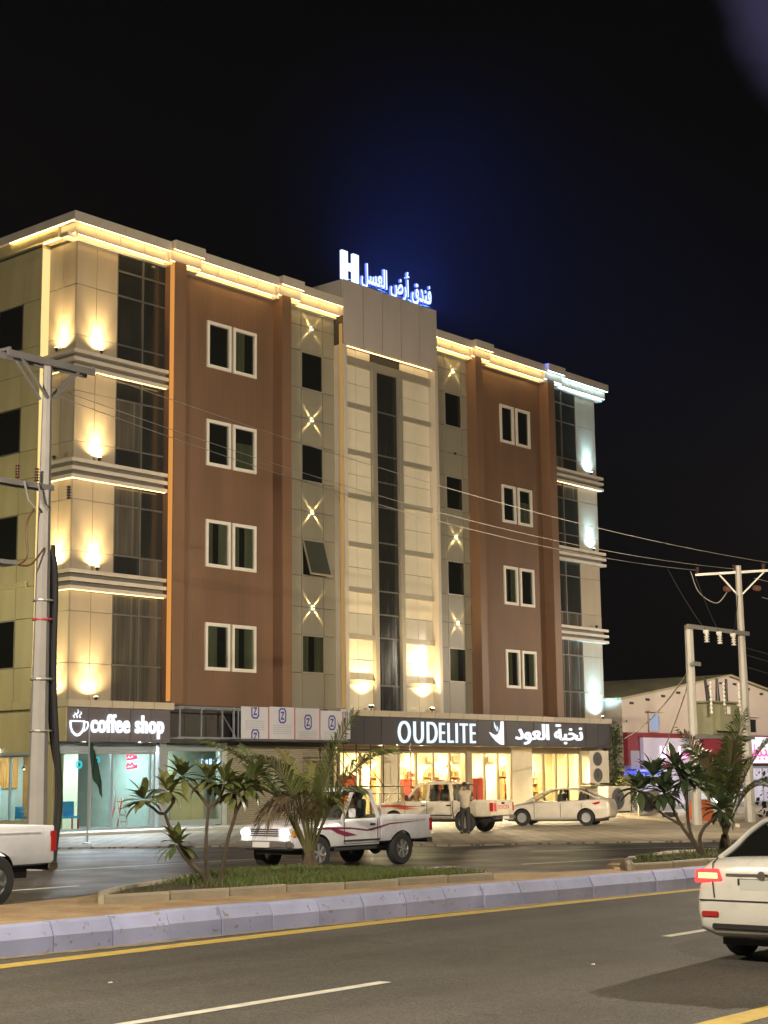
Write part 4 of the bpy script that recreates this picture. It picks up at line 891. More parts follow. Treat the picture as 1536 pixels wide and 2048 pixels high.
# vacant bay and shutter between the two shops
vb = MB().box(42.72, 45.75, 48.0, 48.08, 3.15, 3.3).build('vacant_front', M_silver, hotel); MB().box(42.72, 45.75, 48.0, 48.08, .2, .42).build('sill', M_silver, vb)
for x in (42.76, 45.7): MB().box(x - .05, x + .05, 47.99, 48.09, .42, 3.15).build('mullion', M_silver, vb)
MB().box(42.81, 45.65, 48.03, 48.04, .42, 3.15).build('pane', glass('green shop glass', (.90, .96, .91), .05, .03, .6), vb)
MB().box(42.72, 52.4, 50.6, 50.8, .1, 3.6).build('wall', M_cwall, hotel)
MB().box(42.72, 52.4, 48.1, 50.6, .05, .12).build('shop_floor', MATS['grey cafe tile'], hotel)
MB().box(42.72, 52.4, 48.1, 54.5, 3.5, 3.6).build('shop_ceiling', MATS['white ceiling'], hotel)
for k in range(3): piece('partition_panel', 43.5 + k * .62, 44.1 + k * .62, 48.6, 48.64, .2, 1.8, M_cream, hotel)
ceiling_panel(44.2, 49.4, 3.5, .9, .6, (.85, 1.0, .92), 4, 170, 'pale green white ceiling panel in the vacant bay', 'ceiling panels in the vacant bay')
for x in (42.45, 45.85): MB().box(x - .12 if x > 43 else 42.3, x + .14 if x > 43 else 42.66, 47.9, 48.3, 0, 3.5).build('shop_pier', M_silver if x < 43 else M_cwall, hotel)
M_shut = mat('beige roller shutter', (.30, .275, .21), .5, var=.08)
sm = MB(); z = .16
while z < 3.4: sm.prism([(48.02, z), (48.0, z + .04), (48.02, z + .085), (48.06, z + .085), (48.06, z)], 46.0, 52.35, 'x'); z += .09
s_ = sm.build('roller_shutter', M_shut, hotel); s_['kind'] = 'stuff'
MB().box(42.3, 52.5, 47.95, 48.1, 3.4, 5.0).build('wall', mat('raw dark render', (.06, .055, .05), .9, var=.2), hotel)

# half finished canopy: steel tube frame with film covered sheets
cf = thing('canopy_frame', 'half finished steel tube canopy with white film covered sheets', 'canopy', (47, 46.8, 3.65))
M_tube = mat('galvanised tube', (.42, .46, .52), .4, metal=.6)
def tb(p, q, w=.05): MB().bar(p, q, w).build('tube', M_tube, cf)
for y in (46.85, 47.9):
    for z in (3.66, 4.86): tb((42.3, y, z), (52.3, y, z))
for x in (42.4, 43.55, 44.7, 45.6, 47.35, 48.9, 50.45, 52.2):
    tb((x, 46.85, 3.66), (x, 46.85, 4.86)); tb((x, 46.9, 4.86), (x, 47.9, 4.86), .04); tb((x, 46.9, 3.66), (x, 47.9, 3.66), .04)
tb((45.35, 46.86, 3.66), (45.35, 46.86, 4.9), .07); tb((45.5, 46.9, 3.7), (45.5, 47.8, 4.8), .04)
M_film = mat('white protective film', (.56, .57, .64), .35, var=.03); M_blueink = mat('dark blue ink', (.03, .04, .30), .5); M_redink = mat('red ink', (.55, .06, .07), .5); M_greyink = mat('grey blue ink', (.30, .32, .45), .5)
MB().box(45.6, 52.3, 46.7, 47.9, 3.56, 3.62).build('underside', M_dkgrey, cf)
Zg = glyphs('Z', 1.0, .03, .0)
for i, (a, b, top) in enumerate(((45.66, 47.28, 4.95), (47.3, 48.86, 4.98), (48.88, 50.42, 4.97), (50.44, 51.9, 4.9))):
    sheet = MB().box(a, b, 46.74, 46.76, 3.64, top).build('sheet', M_film, cf)
    MB().box(b - .06, b - .015, 46.734, 46.7385, 3.66, top - .02).build('border_print', M_redink, sheet)
    xc = (a + b) / 2
    for zc in ((4.78, 3.72) if i == 0 else (4.62,) if i == 1 else (4.38,)):
        oc = [(-.13, .32), (.13, .32), (.23, .2), (.23, -.2), (.13, -.32), (-.13, -.32), (-.23, -.2), (-.23, .2)]
        ring = MB(); oo = [(xc + p, zc + q) for p, q in oc]; ii = [(xc + p * .72, zc + q * .80) for p, q in oc]
        cl = lambda z: max(3.65, min(top - .01, z))
        ring.add([(p, 46.736, cl(q)) for p, q in oo] + [(p, 46.736, cl(q)) for p, q in ii], [(j, (j + 1) % 8, 8 + (j + 1) % 8, 8 + j) for j in range(8)])
        if top - .05 > zc + .3 or i == 1:
            for ch, vs, fs in fit_type(Zg, xc - .12, xc + .12, zc - .17, zc + .17): ring.add([(v.x, 46.737, v.y) for v in vs], fs)
        else:
            for ch, vs, fs in fit_type(Zg, xc - .12, xc + .12, max(3.66, zc - .17), min(top - .02, zc + .17)): ring.add([(v.x, 46.737, v.y) for v in vs], fs)
        ring.build('emblem_print', M_blueink, sheet)
    pr = MB(); zt = (4.78 if i == 0 else 4.62 if i == 1 else 4.38) - .42
    for r_ in range(5):
        x = a + .25
        while x < b - .3:
            w_ = random.uniform(.05, .16)
            if zt - r_ * .085 > 3.68: pr.box(x, min(x + w_, b - .25), 46.735, 46.739, zt - r_ * .085, zt - r_ * .085 + .022)
            x += w_ + .04
    pr.build('small_print', M_greyink, sheet)['kind'] = 'stuff'
MB().bar((50.6, 46.6, 4.93), (52.0, 46.9, 5.04), .3, .015).build('loose_sheet', M_dkgrey, cf)
piece('sheet', 51.92, 52.55, 46.9, 46.92, 3.7, 4.99, M_film, cf)
# scaffold tower of dark pipes
sc_ = thing('scaffold_tower', 'dark pipe scaffold standing at the unfinished shopfront', 'scaffold', (53.5, 46.3, 0))
M_pipe = mat('dark rusty pipe', (.055, .042, .035), .6, metal=.4)
def pipe(p, q, r=.025): MB().tube([p, q], r, 8).build('pipe', M_pipe, sc_)
for y in (45.9, 46.65):
    for x in (50.3, 51.8, 53.6, 55.5): pipe((x, y, .05), (x, y, 3.5))
    for z in (1.62, 3.2): pipe((50.2, y, z), (55.6, y, z), .03)
    pipe((53.6, y, .3), (55.5, y, 1.6), .018); pipe((51.8, y, 1.7), (50.3, y, 3.2), .018); pipe((51.8, y, 3.2), (53.6, y, 1.65), .018); pipe((53.6, y, 1.3), (55.5, y, 1.3), .016)
for x in (50.3, 51.8, 53.6, 55.5):
    for z in (1.62, 3.2): pipe((x, 45.9, z), (x, 46.65, z), .02)
# flag pole with a limp green flag
fp = thing('flag_pole', 'thin steel flagpole on the pavement in front of the coffee shop', 'flagpole', (32.4, 40.05, .05))
MB().tube([(32.4, 40.05, .05), (32.4, 40.05, 3.75)], .028, 10).build('pole', M_silver, fp); MB().lathe((32.4, 40.05, .05), [(0, 0), (.16, 0), (.15, .04), (.05, .06), (0, .06)], 'z', 16).build('base', M_silver, fp)
fl = MB(); vs = []; fs = []
for i in range(7):
    for j in range(10):
        u, v = i / 6, j / 9; w_ = .03 + .55 * u * (.25 + .75 * min(1, v * 1.5)); fold = .05 * math.sin(i * 1.9 + j * .5)
        vs.append((32.43 + w_ * .62, 40.03 - w_ * .35 + fold, 3.3 - 1.35 * v * (.75 + .35 * u) - .35 * u))
for i in range(6):
    for j in range(9): fs.append((i * 10 + j, i * 10 + j + 1, i * 10 + 11 + j, i * 10 + 10 + j))
fl.add(vs, fs); o = fl.build('flag', mat('dark green flag cloth', (.02, .07, .045), .8), smooth=True); tag(o, 'limp dark green flag hanging from the thin flagpole', 'flag')

# ------------------------------------------------------------------ condensers, vine
M_ac = mat('ivory condenser casing', (.58, .53, .42), .5, var=.06, vscale=2)
def condenser(loc, rz, w, h, d, fans, label):
    t = thing('condenser', label, 'air conditioner', loc, rz, 'outdoor condensers')
    MB().box(-w / 2, w / 2, -d / 2, d / 2, .06, h).build('casing', M_ac, t, local=True, bevel=.015)
    for x in (-w / 2 + .1, w / 2 - .1): MB().box(x - .04, x + .04, -d / 2, d / 2, 0, .058).build('foot', M_black, t, local=True)
    r = min(w * .36, (h - .06) / fans * .42)
    for k in range(fans):
        zc = .06 + (h - .06) * (k + .5) / fans; g = MB(); c = (-w * .08, -d / 2 - .012, zc)
        for q in (1, .74, .48, .22): g.lathe(c, [(r * q - .012, 0), (r * q, -.008), (r * q + .012, 0), (r * q, .01)], 'y', 22)
        for a in range(6):
            an = a * math.pi / 6; v = Vector((math.cos(an), 0, math.sin(an))) * r; g.bar(Vector(c) - v, Vector(c) + v, .01)
        gr = g.build('fan_grille', M_black, t, local=True)
        f = MB(); f.lathe((c[0], -d / 2 - .006, zc), [(0, 0), (r, 0), (r, .004), (0, .004)], 'y', 22).build('fan_recess', M_dkgrey, gr, local=True)
    MB().box(w / 2 - .16, w / 2 - .06, -d / 2 - .008, -d / 2, h * .3, h * .6).build('service_cover', M_ac, t, local=True)
condenser((73.1, 47.5, 1.5), R(-8), 1.6, 1.78, .55, 2, 'tall ivory twin fan condenser mounted on the wall at the right end of the shops')
MB().box(72.3, 73.9, 47.3, 48.0, 1.42, 1.48).build('condenser_shelf', M_frame, hotel)
condenser((71.9, 45.6, .05), R(-5), 1.9, 1.35, .7, 1, 'wide ivory single fan condenser on the ground behind the parked sedan')
condenser((62.6, 37.9, .05), R(-50), .95, 1.2, .42, 1, 'pale condenser standing alone on the paving beyond the parked sedan')
def leaf_cloud(n, boxes, size, mats_, name, parent=None, droop=.4):
    mb = MB()
    for _ in range(n):
        b = random.choice(boxes); c = Vector([random.gauss((b[2 * i] + b[2 * i + 1]) / 2, (b[2 * i + 1] - b[2 * i]) / 4) for i in range(3)])
        d = Vector((random.uniform(-1, 1), random.uniform(-1, 1), random.uniform(-1, .6))).normalized(); s = d.orthogonal().normalized(); s = s * math.cos(random.random() * 6) + d.cross(s) * math.sin(random.random() * 6)
        l = size * random.uniform(.6, 1.3); w = l * .3; m = random.randrange(len(mats_)); up_ = d.cross(s) * w * .3
        mb.add([c, c + d * l * .5 + s * w + up_, c + d * l, c + d * l * .5 - s * w + up_], [(0, 1, 2), (0, 2, 3)], m)
    return mb.build(name, mats_, parent)
M_lf = [mat('leaf dark', (.03, .055, .018), .5, spec=.4), mat('leaf mid', (.05, .085, .025), .5, spec=.4), mat('leaf light', (.10, .14, .04), .55, spec=.4)]
t = thing('climbing_vine', 'dark green climbing vine on the hotel corner above the condensers', 'vine', (75.2, 47.4, .1))
leaf_cloud(1300, [(74.5, 75.9, 47.0, 47.8, 1.5, 4.2), (74.6, 75.6, 47.0, 47.6, 3, 5.0), (74.4, 75.7, 46.9, 47.7, .8, 2.6)], .16, M_lf, 'foliage', t); MB().tube([(75.1, 47.5, .05), (75.2, 47.5, 2), (75.0, 47.6, 4.4)], [.05, .04, .02], 7).build('stem', mat('vine stem', (.10, .07, .04), .9), t)
t = thing('yellow_shrub', 'yellow green shrub beside the condenser at the hotel corner', 'shrub', (74.6, 46.2, .05))
leaf_cloud(700, [(73.6, 75.4, 45.8, 46.6, 1.2, 2.2), (74.0, 75.2, 45.9, 46.5, .4, 1.6)], .15, [mat('yellow leaf', (.20, .20, .04), .55), mat('olive leaf', (.12, .14, .03), .55)], 'foliage', t); MB().tube([(74.5, 46.2, .03), (74.6, 46.2, 1.5)], [.04, .02], 7).build('stem', MATS['vine stem'], t)

# ------------------------------------------------------------------ neighbouring gabled building
M_pink = mat('pinkish plaster', (.50, .43, .375), .85, var=.10, vscale=.4, bump=.004, bscale=8)
M_roof = mat('olive sheet roof', (.30, .28, .17), .6, var=.12, vscale=.5, stripes=(1, .25, .03))
M_crim = mat('crimson fascia', (.20, .018, .032), .5, var=.05)
nb = thing('gabled_warehouse', 'pinkish plaster gable building with olive roof and red shopfront beyond the poles', 'building', (87.4, 47, 0))
N0, N1, NR = 75.2, 99.6, 87.4
MB().prism([(N0, 0), (N1, 0), (N1, 6.1), (NR, 7.85), (N0, 6.1)], 47.0, 92, 'y').build('wall', M_pink, nb)
for s_, x in ((-1, N0 - .4), (1, N1 + .4)):
    MB().prism([(x, 6.06), (NR, 7.86), (NR, 7.98), (x, 6.18)][::s_], 46.75, 92.3, 'y').build('roof', M_roof, nb)
for k in range(14):
    x = N0 + 1.0 + k * 1.72; z = 6.1 + (7.85 - 6.1) * (1 - abs(x - NR) / (NR - N0)) - .32
    if abs(x - NR) > .3: MB().box(x - .2, x + .2, 46.96, 47.02, z - .06, z + .07).build('vent', M_black, nb)
for x, z0, z1, m in ((78.5, 4.45, 5.35, 'lit'), (90.2, 4.5, 5.3, 'dark')):
    w = MB().box(x - .62, x + .62, 46.93, 47.0, z0 - .1, z0).box(x - .62, x + .62, 46.93, 47.0, z1, z1 + .1).box(x - .62, x - .5, 46.93, 47.0, z0, z1).box(x + .5, x + .62, 46.93, 47.0, z0, z1).build('window', M_pink, nb)
    MB().box(x - .5, x + .5, 46.97, 46.99, z0, z1).build('pane', mat('bluish lit pane', (.1, .12, .16), .3, emit=(.5, .6, .9), estr=.5) if m == 'lit' else M_dglass, w)
    MB().box(x - .8, x + .8, 46.72, 47.0, z1 + .12, z1 + .19).build('window_hood', M_pink, nb)
MB().box(N0, 99, 46.7, 47.0, 2.5, 4.3).build('shop_fascia', M_crim, nb)
MB().box(N0 - .1, 77.9, 46.2, 46.95, 2.0, 2.16).build('awning', mat('blue lit awning', (.03, .06, .4), .5, emit=(.05, .10, 1.0), estr=1.6), nb)
MB().box(N0 + .2, 76.3, 46.66, 46.98, 2.3, 3.3).build('side_panel', mat('mauve grey panel', (.30, .29, .38), .5), nb)
# bright shopfronts below
for k, (a, b, c_) in enumerate(((76.2, 81.8, (.80, .70, .95)), (82.2, 87.6, (.62, .88, 1.0)), (88.0, 98.6, (.80, .72, 1.0)))):
    wi = MB().box(a, b, 46.85, 46.99, .05, .3).box(a, b, 46.85, 46.99, 2.3, 2.45).build('shop_window', M_silver, nb)
    n = max(2, round((b - a) / 1.6))
    for i in range(n + 1): x = a + (b - a) * i / n; MB().box(x - .05, x + .05, 46.84, 46.995, .3, 2.3).build('mullion', M_silver, wi)
    for i in range(n): MB().box(a + (b - a) * i / n + .05, a + (b - a) * (i + 1) / n - .05, 46.9, 46.93, .3, 2.3).build('pane', mat('lit frosted pane %d' % k, (.4, .4, .45), .2, emit=c_, estr=.36, var=.3, vscale=1.4), wi)
ns = thing('red_shop_sign', 'pale sign box with pink glowing script over the red shop', 'sign', (79.5, 46.5, 2.5))
MB().box(76.4, 82.6, 46.45, 46.68, 2.5, 4.02).build('box', mat('lilac sign face', (.5, .48, .58), .4, emit=(.72, .62, .95), estr=.12), ns)
MB().box(76.34, 82.66, 46.44, 46.69, 4.02, 4.1).box(76.34, 82.66, 46.44, 46.69, 2.42, 2.5).build('frame', M_crim, ns)
M_pk = glow('pink neon', (1.0, .10, .45), 3.5); M_wn = glow('white pink neon', (1.0, .75, .95), 3.2)
def scribble(x0, x1, z0, z1, Y, m1, m2, t, n, seed):
    """illegible lit script: upright strokes, loops and a running baseline"""
    rr = random.Random(seed); w = (x1 - x0) / n; h = z1 - z0
    for i in range(n):
        x = x0 + w * (i + .5); k = rr.randrange(3); r = .045
        if k == 0: MB().tube([(x, Y, z0 + .1), (x + .02, Y, z1)], r, 7).build('neon_tube', m2, t)
        elif k == 1: MB().tube([(x + w * .4 * math.cos(a), Y, z0 + h * .32 + h * .22 * math.sin(a)) for a in [2 * math.pi * q / 12 for q in range(13)]], r, 7).build('neon_tube', m1, t)
        else: MB().tube([(x - w * .5, Y, z0 + h * .25), (x, Y, z0 + h * .1), (x + w * .5, Y, z0 + h * .3), (x + w * .4, Y, z0 + h * .6)], r, 7).build('neon_tube', m1 if rr.random() < .5 else m2, t)
        if rr.random() < .4: MB().ball((x, Y, z0 - .08), .06, 7, 5).build('neon_dot', m1, t)
    MB().tube([(x0, Y, z0 + .12), (x1 - .6, Y, z0 + .1)], .04, 7).build('neon_tube', m2, t)
scribble(78.0, 81.7, 2.85, 3.55, 46.42, M_pk, M_wn, ns, 9, 3)
n2 = thing('white_shop_sign', 'bright white shop sign with red glowing script at the right picture edge', 'sign', (92.5, 46.5, 2.6))
MB().box(88.2, 98, 46.45, 46.68, 2.6, 4.2).build('box', mat('bright sign face', (.6, .6, .65), .4, emit=(.62, .80, 1.0), estr=.7), n2)
scribble(89.0, 94.5, 2.95, 3.75, 46.42, glow('red script neon', (1.0, .06, .12), 3), M_pk, n2, 9, 8)
for x, z, y, pw, lb in ((83.4, 4.1, 46.2, 600, 'bright white floodlight over the pale shopfront right of the pink sign'), (80.1, 2.3, 46.2, 420, 'white floodlight below the pink script sign')):
    t = thing('shop_floodlight', lb, 'floodlight', (x, y, z), 0, 'floodlights of the red shop')
    MB().box(x - .16, x + .16, y, y + .12, z - .1, z + .1).build('housing', M_black, t, bevel=.01); MB().box(x - .13, x + .13, y - .012, y - .002, z - .08, z + .08).build('lens', M_lensc, t); MB().box(x - .03, x + .03, y + .12, 46.7, z - .03, z + .03).build('bracket', M_black, t)
    lamp('SPOT', 'floodlight_lamp', (x, y - .03, z), pw, (.8, .92, 1), t, (x - 1, y - 4, 0), 130, .7, .08)
# bits standing about in the yard
t = thing('old_tyre', 'black car tyre lying on the yard kerb near the plumeria', 'tyre', (60.5, 35.6, .15))
MB().lathe((60.5, 35.6, .28), [(.20, -.1), (.31, -.1), (.34, -.05), (.34, .05), (.31, .1), (.20, .1)], 'z', 24).build('tread', mat('tyre rubber', (.018, .018, .018), .8), t, smooth=True)
t = thing('orange_barrier', 'faded orange plastic barrier by the pole foot', 'barrier', (59.2, 33.2, .05))
MB().prism([(57.9, .05), (60.0, .05), (59.6, .95), (58.3, .95)], 33.1, 33.35, 'y').build('body', mat('orange plastic', (.55, .14, .06), .5), t, bevel=.03); MB().box(58.0, 59.9, 33.0, 33.45, .04, .12).build('foot', mat('orange plastic', (.55, .14, .06), .5), t)
t = thing('cardboard_sheet', 'flattened cardboard left on the paving behind the sedan', 'cardboard', (64.5, 39.5, .06))
MB().obox((63.6, 39.7, .10), (.5, .1, .0), (-.08, .35, .03), (0, 0, .012)).obox((64.5, 39.6, .14), (.35, -.1, .08), (.06, .3, 0), (-.0, 0, .01)).build('sheet', mat('cardboard', (.40, .28, .15), .9), t)

# ------------------------------------------------------------------ power poles, transformer, wires
M_conc_pole = mat('grey steel pole', (.40, .385, .35), .55, metal=.2, var=.10, vscale=1.5)
M_galv = mat('galvanised steel', (.33, .32, .30), .5, metal=.5, var=.08); M_porc = mat('brown porcelain', (.10, .045, .03), .25); M_cable = mat('black cable', (.02, .02, .02), .5); M_wire = mat('aluminium wire', (.42, .40, .36), .45, metal=.4)
def octo(mb, p, q, r0, r1): return mb.tube([p, q], [r0, r1], 8)
pl = thing('utility_pole', 'tall grey tapered steel pole on the left with a braced cross arm and black cables', 'utility pole', (22.95, 30.2, 0), 0, 'steel power poles')
octo(MB(), (22.95, 30.2, 0), (22.95, 30.2, 12.05), .245, .105).build('shaft', M_conc_pole, pl)
ca = MB()
for dy in (-.16, .16): ca.box(21.65, 24.25, 30.2 + dy - .035, 30.2 + dy + .035, 11.90, 12.06)
ca.build('cross_arm', M_galv, pl)
for s_ in (-1, 1):
    for dy in (-.13, .13): MB().bar((22.95 + s_ * .1, 30.2 + dy, 11.1), (22.95 + s_ * .85, 30.2 + dy, 11.92), .05).build('brace', M_galv, pl)
def insul(mb, c, axis='z', k=5, r=.07, l=.28):
    prof = []
    for i in range(k): prof += [(r * .45, l * i / k), (r, l * (i + .25) / k), (r * .95, l * (i + .45) / k), (r * .45, l * (i + .75) / k)]
    return mb.lathe(c, prof, axis, 12, closed=False)
for x in (21.7, 24.2): MB().box(x - .03, x + .03, 30.0, 30.4, 12.06, 12.12).build('clamp', M_galv, pl)
la = MB()
for dy in (-.13, .13): la.box(20.6, 23.1, 30.2 + dy - .03, 30.2 + dy + .03, 8.86, 8.98)
la.build('lower_arm', M_galv, pl)
for x in (21.2, 22.0, 22.55, 23.5):
    insul(MB(), (x, 30.0, 9.0 if x != 23.5 else 8.7), 'z', 5, .06, .34).build('insulator', M_porc if x != 23.5 else M_black, pl)
for x in (22.2, 22.6): MB().tube([(x, 30.0, 8.95), (x + .1, 29.95, 8.5), (x + .25, 29.9, 8.35)], .03, 7).build('fuse_holder', M_galv, pl)
MB().tube([tuple(p) for p in wavy([(22.5, 30.0, 8.35), (22.25, 29.95, 7.9), (22.3, 29.95, 7.2), (22.05, 29.95, 6.95)], 6)], .022, 7).tube([tuple(p) for p in wavy([(22.05, 29.95, 6.95), (22.4, 29.95, 7.0), (22.75, 30.0, 7.35), (22.85, 30.05, 7.45)], 6)], .022, 7).build('jumper', mat('brown cable', (.16, .07, .03), .5), pl)
MB().box(20.4, 22.0, 29.9, 30.4, 6.95, 7.05).build('lower_arm', M_galv, pl)
for k, (dx, dy, bu) in enumerate(((.26, -.1, .0), (.31, -.02, .10), (.29, .07, .20), (.22, -.2, .05))):
    pts = wavy([(22.95 + dx * .75, 30.2 + dy, 7.55 - .1 * k), (22.95 + dx + .02, 30.2 + dy, 6.5), (22.95 + dx + .02, 30.2 + dy, 4.6), (22.95 + dx + .10, 30.15 + dy, 3.0), (22.95 + dx + .15 + bu, 30.1 + dy, 1.6), (22.95 + dx + bu * .6, 30.1 + dy, .0)], 6)
    MB().tube([tuple(p) for p in pts], .055, 8).build('cable', M_cable, pl, smooth=True)
for z in (6.2, 4.35, 5.75, 3.15): MB().lathe((22.98, 30.2, z), [(.27 if z < 5 else .24, 0), (.285 if z < 5 else .255, 0), (.285 if z < 5 else .255, .04), (.27 if z < 5 else .24, .04)], 'z', 14).build('strap', M_wire if z != 5.75 else M_redink, pl)
pr = thing('utility_pole', 'grey steel pole on the right carrying the cross arm above the transformer frame', 'utility pole', (59.0, 31, 0), 0, 'steel power poles')
octo(MB(), (59.0, 31, 0), (59.0, 31, 10.5), .23, .13).build('shaft', M_conc_pole, pr)
A0, A1 = Vector((57.9, 32.4, 10.15)), Vector((60.7, 28.8, 10.35))
MB().bar(A0, A1, .08, .10).build('cross_arm', M_galv, pr)
Mid = Vector((59.0, 31.0, 9.2))
for p in (A0.lerp(A1, .22), A0.lerp(A1, .62)): MB().bar(Mid, p - Vector((0, 0, .06)), .06).build('brace', M_galv, pr)
for q in (.02, .36, .62, .94): insul(MB(), tuple(A0.lerp(A1, q) + Vector((0, 0, .08))), 'z', 4, .09, .26).build('insulator', M_porc, pr)
insul(MB(), (58.55, 31.4, 9.55), 'x', 5, .12, .4).build('insulator', M_porc, pr); insul(MB(), (59.6, 30.6, 9.6), 'x', 5, .12, .4).build('insulator', M_porc, pr)
p2 = thing('transformer_post', 'shorter grey post of the transformer frame left of the right pole', 'utility pole', (54.7, 31, 0))
octo(MB(), (54.7, 31, 0), (54.7, 31, 7.75), .2, .17).build('shaft', M_conc_pole, p2)
MB().box(54.3, 59.3, 30.78, 30.86, 7.6, 7.76).build('cross_beam', M_galv, p2)
MB().box(54.4, 59.2, 30.72, 30.78, 3.35, 3.5).box(54.4, 59.2, 31.22, 31.28, 3.35, 3.5).build('platform_beam', M_galv, p2)
MB().box(54.4, 55.0, 30.7, 30.78, 6.15, 6.3).build('bracket', M_galv, p2)
for x in (55.55, 56.6, 57.75): insul(MB(), (x, 30.7, 7.1), 'z', 4, .11, .4).box(x - .04, x + .04, 30.62, 30.82, 7.48, 7.6).build('cutout', mat('white porcelain', (.7, .68, .62), .3), p2)
tr = thing('transformer', 'olive grey pole transformer with three black bushings on the post platform', 'transformer', (56.7, 31.0, 3.5))
M_trf = mat('olive transformer paint', (.22, .22, .14), .5, var=.08)
MB().box(55.6, 57.7, 30.65, 31.4, 3.5, 4.75).build('tank', M_trf, tr, bevel=.03); MB().box(55.5, 57.8, 30.55, 31.5, 4.75, 4.82).build('lid', M_trf, tr)
for k in range(14): piece('fin', 55.85 + k * .12, 55.88 + k * .12, 30.42, 30.65, 3.65, 4.65, M_trf, tr)
for x, dx in ((56.0, -.22), (56.75, 0), (57.4, .12)):
    MB().tube([(x, 31, 4.82), (x + dx, 31, 5.75)], [.10, .05], 10).build('bushing', M_black, tr)
MB().box(56.4, 56.65, 30.4, 30.42, 4.3, 4.6).build('plate', M_white, tr)
for x in (55.3, 56.35, 57.6): insul(MB(), (x, 30.5, 4.3), 'z', 8, .06, 1.3).build('arrester', MATS['white porcelain'], tr)
def wire(name, label, p, q, sag, r=.012, n=24, cat='power line', m=None, group=None):
    p, q = Vector(p), Vector(q); pts = []
    for i in range(n + 1): s = i / n; v = p.lerp(q, s); v.z -= sag * 4 * s * (1 - s); pts.append(tuple(v))
    o = MB().tube(pts, r, 6).build(name, m or M_wire); return tag(o, label, cat, group)
wire('power_line', 'uppermost bare wire strung from the left pole arm to the right pole', (24.2, 30.2, 12.05), tuple(A1.lerp(A0, .3) + Vector((0, 0, .3))), .55, .010)
wire('power_line', 'middle bare wire strung between the two poles across the facade', (22.9, 30.3, 11.5), tuple(A0.lerp(A1, .36) + Vector((0, 0, .15))), .75, .009)
wire('power_line', 'lowest bare wire strung between the two poles across the facade', (22.9, 30.0, 11.2), tuple(A0 + Vector((0, 0, .2))), .7, .010)
wire('power_line', 'short wire running off the picture from the left pole arm', (21.7, 30.2, 12.1), (15, 36, 12.6), .2, .010)
wire('power_line', 'wire leaving the right pole towards the right picture edge, upper one', (59.6, 30.6, 10.0), (85, 26, 9.2), .4, .012)
wire('power_line', 'wire leaving the right pole towards the right picture edge, lower one', (59.8, 30.4, 9.2), (84, 25, 8.0), .4, .012)
for k, z in enumerate((6.9, 6.6, 6.1)): wire('service_cable', 'dark service cable leaving the right pole at mid height, %s from the top' % ('first', 'second', 'third')[k], (59.2, 30.9, z + .2), (84, 28 - k, z - 1.0 - .5 * k), .5, .025, m=M_cable, cat='cable', group='service cables right of the pole')
for k, (x, q) in enumerate(((55.55, (55.0, 32.0, 10.1)), (56.6, (56.8, 31.8, 10.0)), (57.75, (58.9, 31.0, 9.3)))):
    wire('drop_wire', 'thin drop wire down to the cutouts on the transformer frame, the %s one' % ('left', 'middle', 'right')[k], q, (x, 30.7, 7.55), .12, .015, m=M_cable, cat='wire', group='drop wires at the transformer')
o = MB().tube([tuple(p) for p in wavy([(57.7, 32.5, 10.3), (57.8, 32.2, 9.4), (58.3, 31.7, 8.95), (58.7, 31.4, 9.4)], 6)], .018, 6).build('jumper_wire', M_wire); tag(o, 'looping jumper wire under the left end of the right cross arm', 'wire')
for k, (a, b) in enumerate((((54.6, 30.9, 5.9), (76.6, 46.2, 2.25)), ((54.6, 30.9, 6.1), (74.4, 46.9, 3.8)))):
    o = wire('guy_wire', ('dark cable slanting down from the short post towards the yard, the steeper one', 'dark cable slanting down from the short post towards the hotel, the flatter one')[k], a, b, .5, .03, m=M_cable, cat='cable')

# ------------------------------------------------------------------ street lamps (standing beyond the picture edges)
def street_lamp(x, y, z, arm, label, power, target, cone, col=(1, .82, .56), second=None):
    t = thing('street_lamp', label, 'street lamp', (x, y, 0), 0, 'street lamps along the road')
    MB().tube([(x, y, 0), (x, y, z)], [.11, .06], 10).build('pole', M_conc_pole, t)
    for sg, (tg, pw, cn, cl) in zip((1, -1), [(target, power, cone, col)] + ([second] if second else [])):
        e = Vector((x + arm[0] * sg, y + arm[1] * sg, z + .3)); b = (Vector(tg) - e).normalized()
        MB().tube([(x, y, z - .2), (x + arm[0] * sg * .5, y + arm[1] * sg * .5, z + .25), tuple(e)], .04, 8).build('arm', M_conc_pole, t)
        MB().obox(e, (.3, 0, 0), (0, .14, 0), (0, 0, .05)).build('lamp_head', M_frame, t)
        MB().obox(e - Vector((0, 0, .06)), (.24, 0, 0), (0, .11, 0), (0, 0, .008)).build('lens', glow('street lamp lens', (1, .85, .6), 20), t)
        lamp('SPOT', 'street_lamp_light', e - Vector((0, 0, .09)), pw, cl, t, tg, cn, .8, .18)
street_lamp(41, 14.0, 10, (0, 2.0), 'double arm street lamp on the median beyond the right picture edge', 44000, (60, 47, 10), 120, (1, .82, .58), ((22, 7, 0), 33000, 125, (1, .86, .66)))
street_lamp(5, 17.0, 10, (0, 2.0), 'double arm street lamp on the median beyond the left picture edge', 40000, (46, 48, 10), 110, (1, .84, .68), ((9, 9, 0), 9000, 150, (1, .86, .62)))
street_lamp(86, 27, 10, (-1.5, 1.0), 'added unseen lamp beyond the right picture edge, brightening the gabled building', 26000, (84, 45, 3), 130, (1, .84, .66))  # extra lamp, added only to brighten the gable and yard
street_lamp(4, -3, 9.5, (.6, 1.9), 'street lamp on the near pavement behind the photographer', 15000, (17, 15, 0), 120, (1, .89, .72))
street_lamp(22, 62, 9, (1.5, -1.0), 'street lamp in the side street left of the hotel', 7500, (37.4, 52, 11), 120, (1, .86, .42))

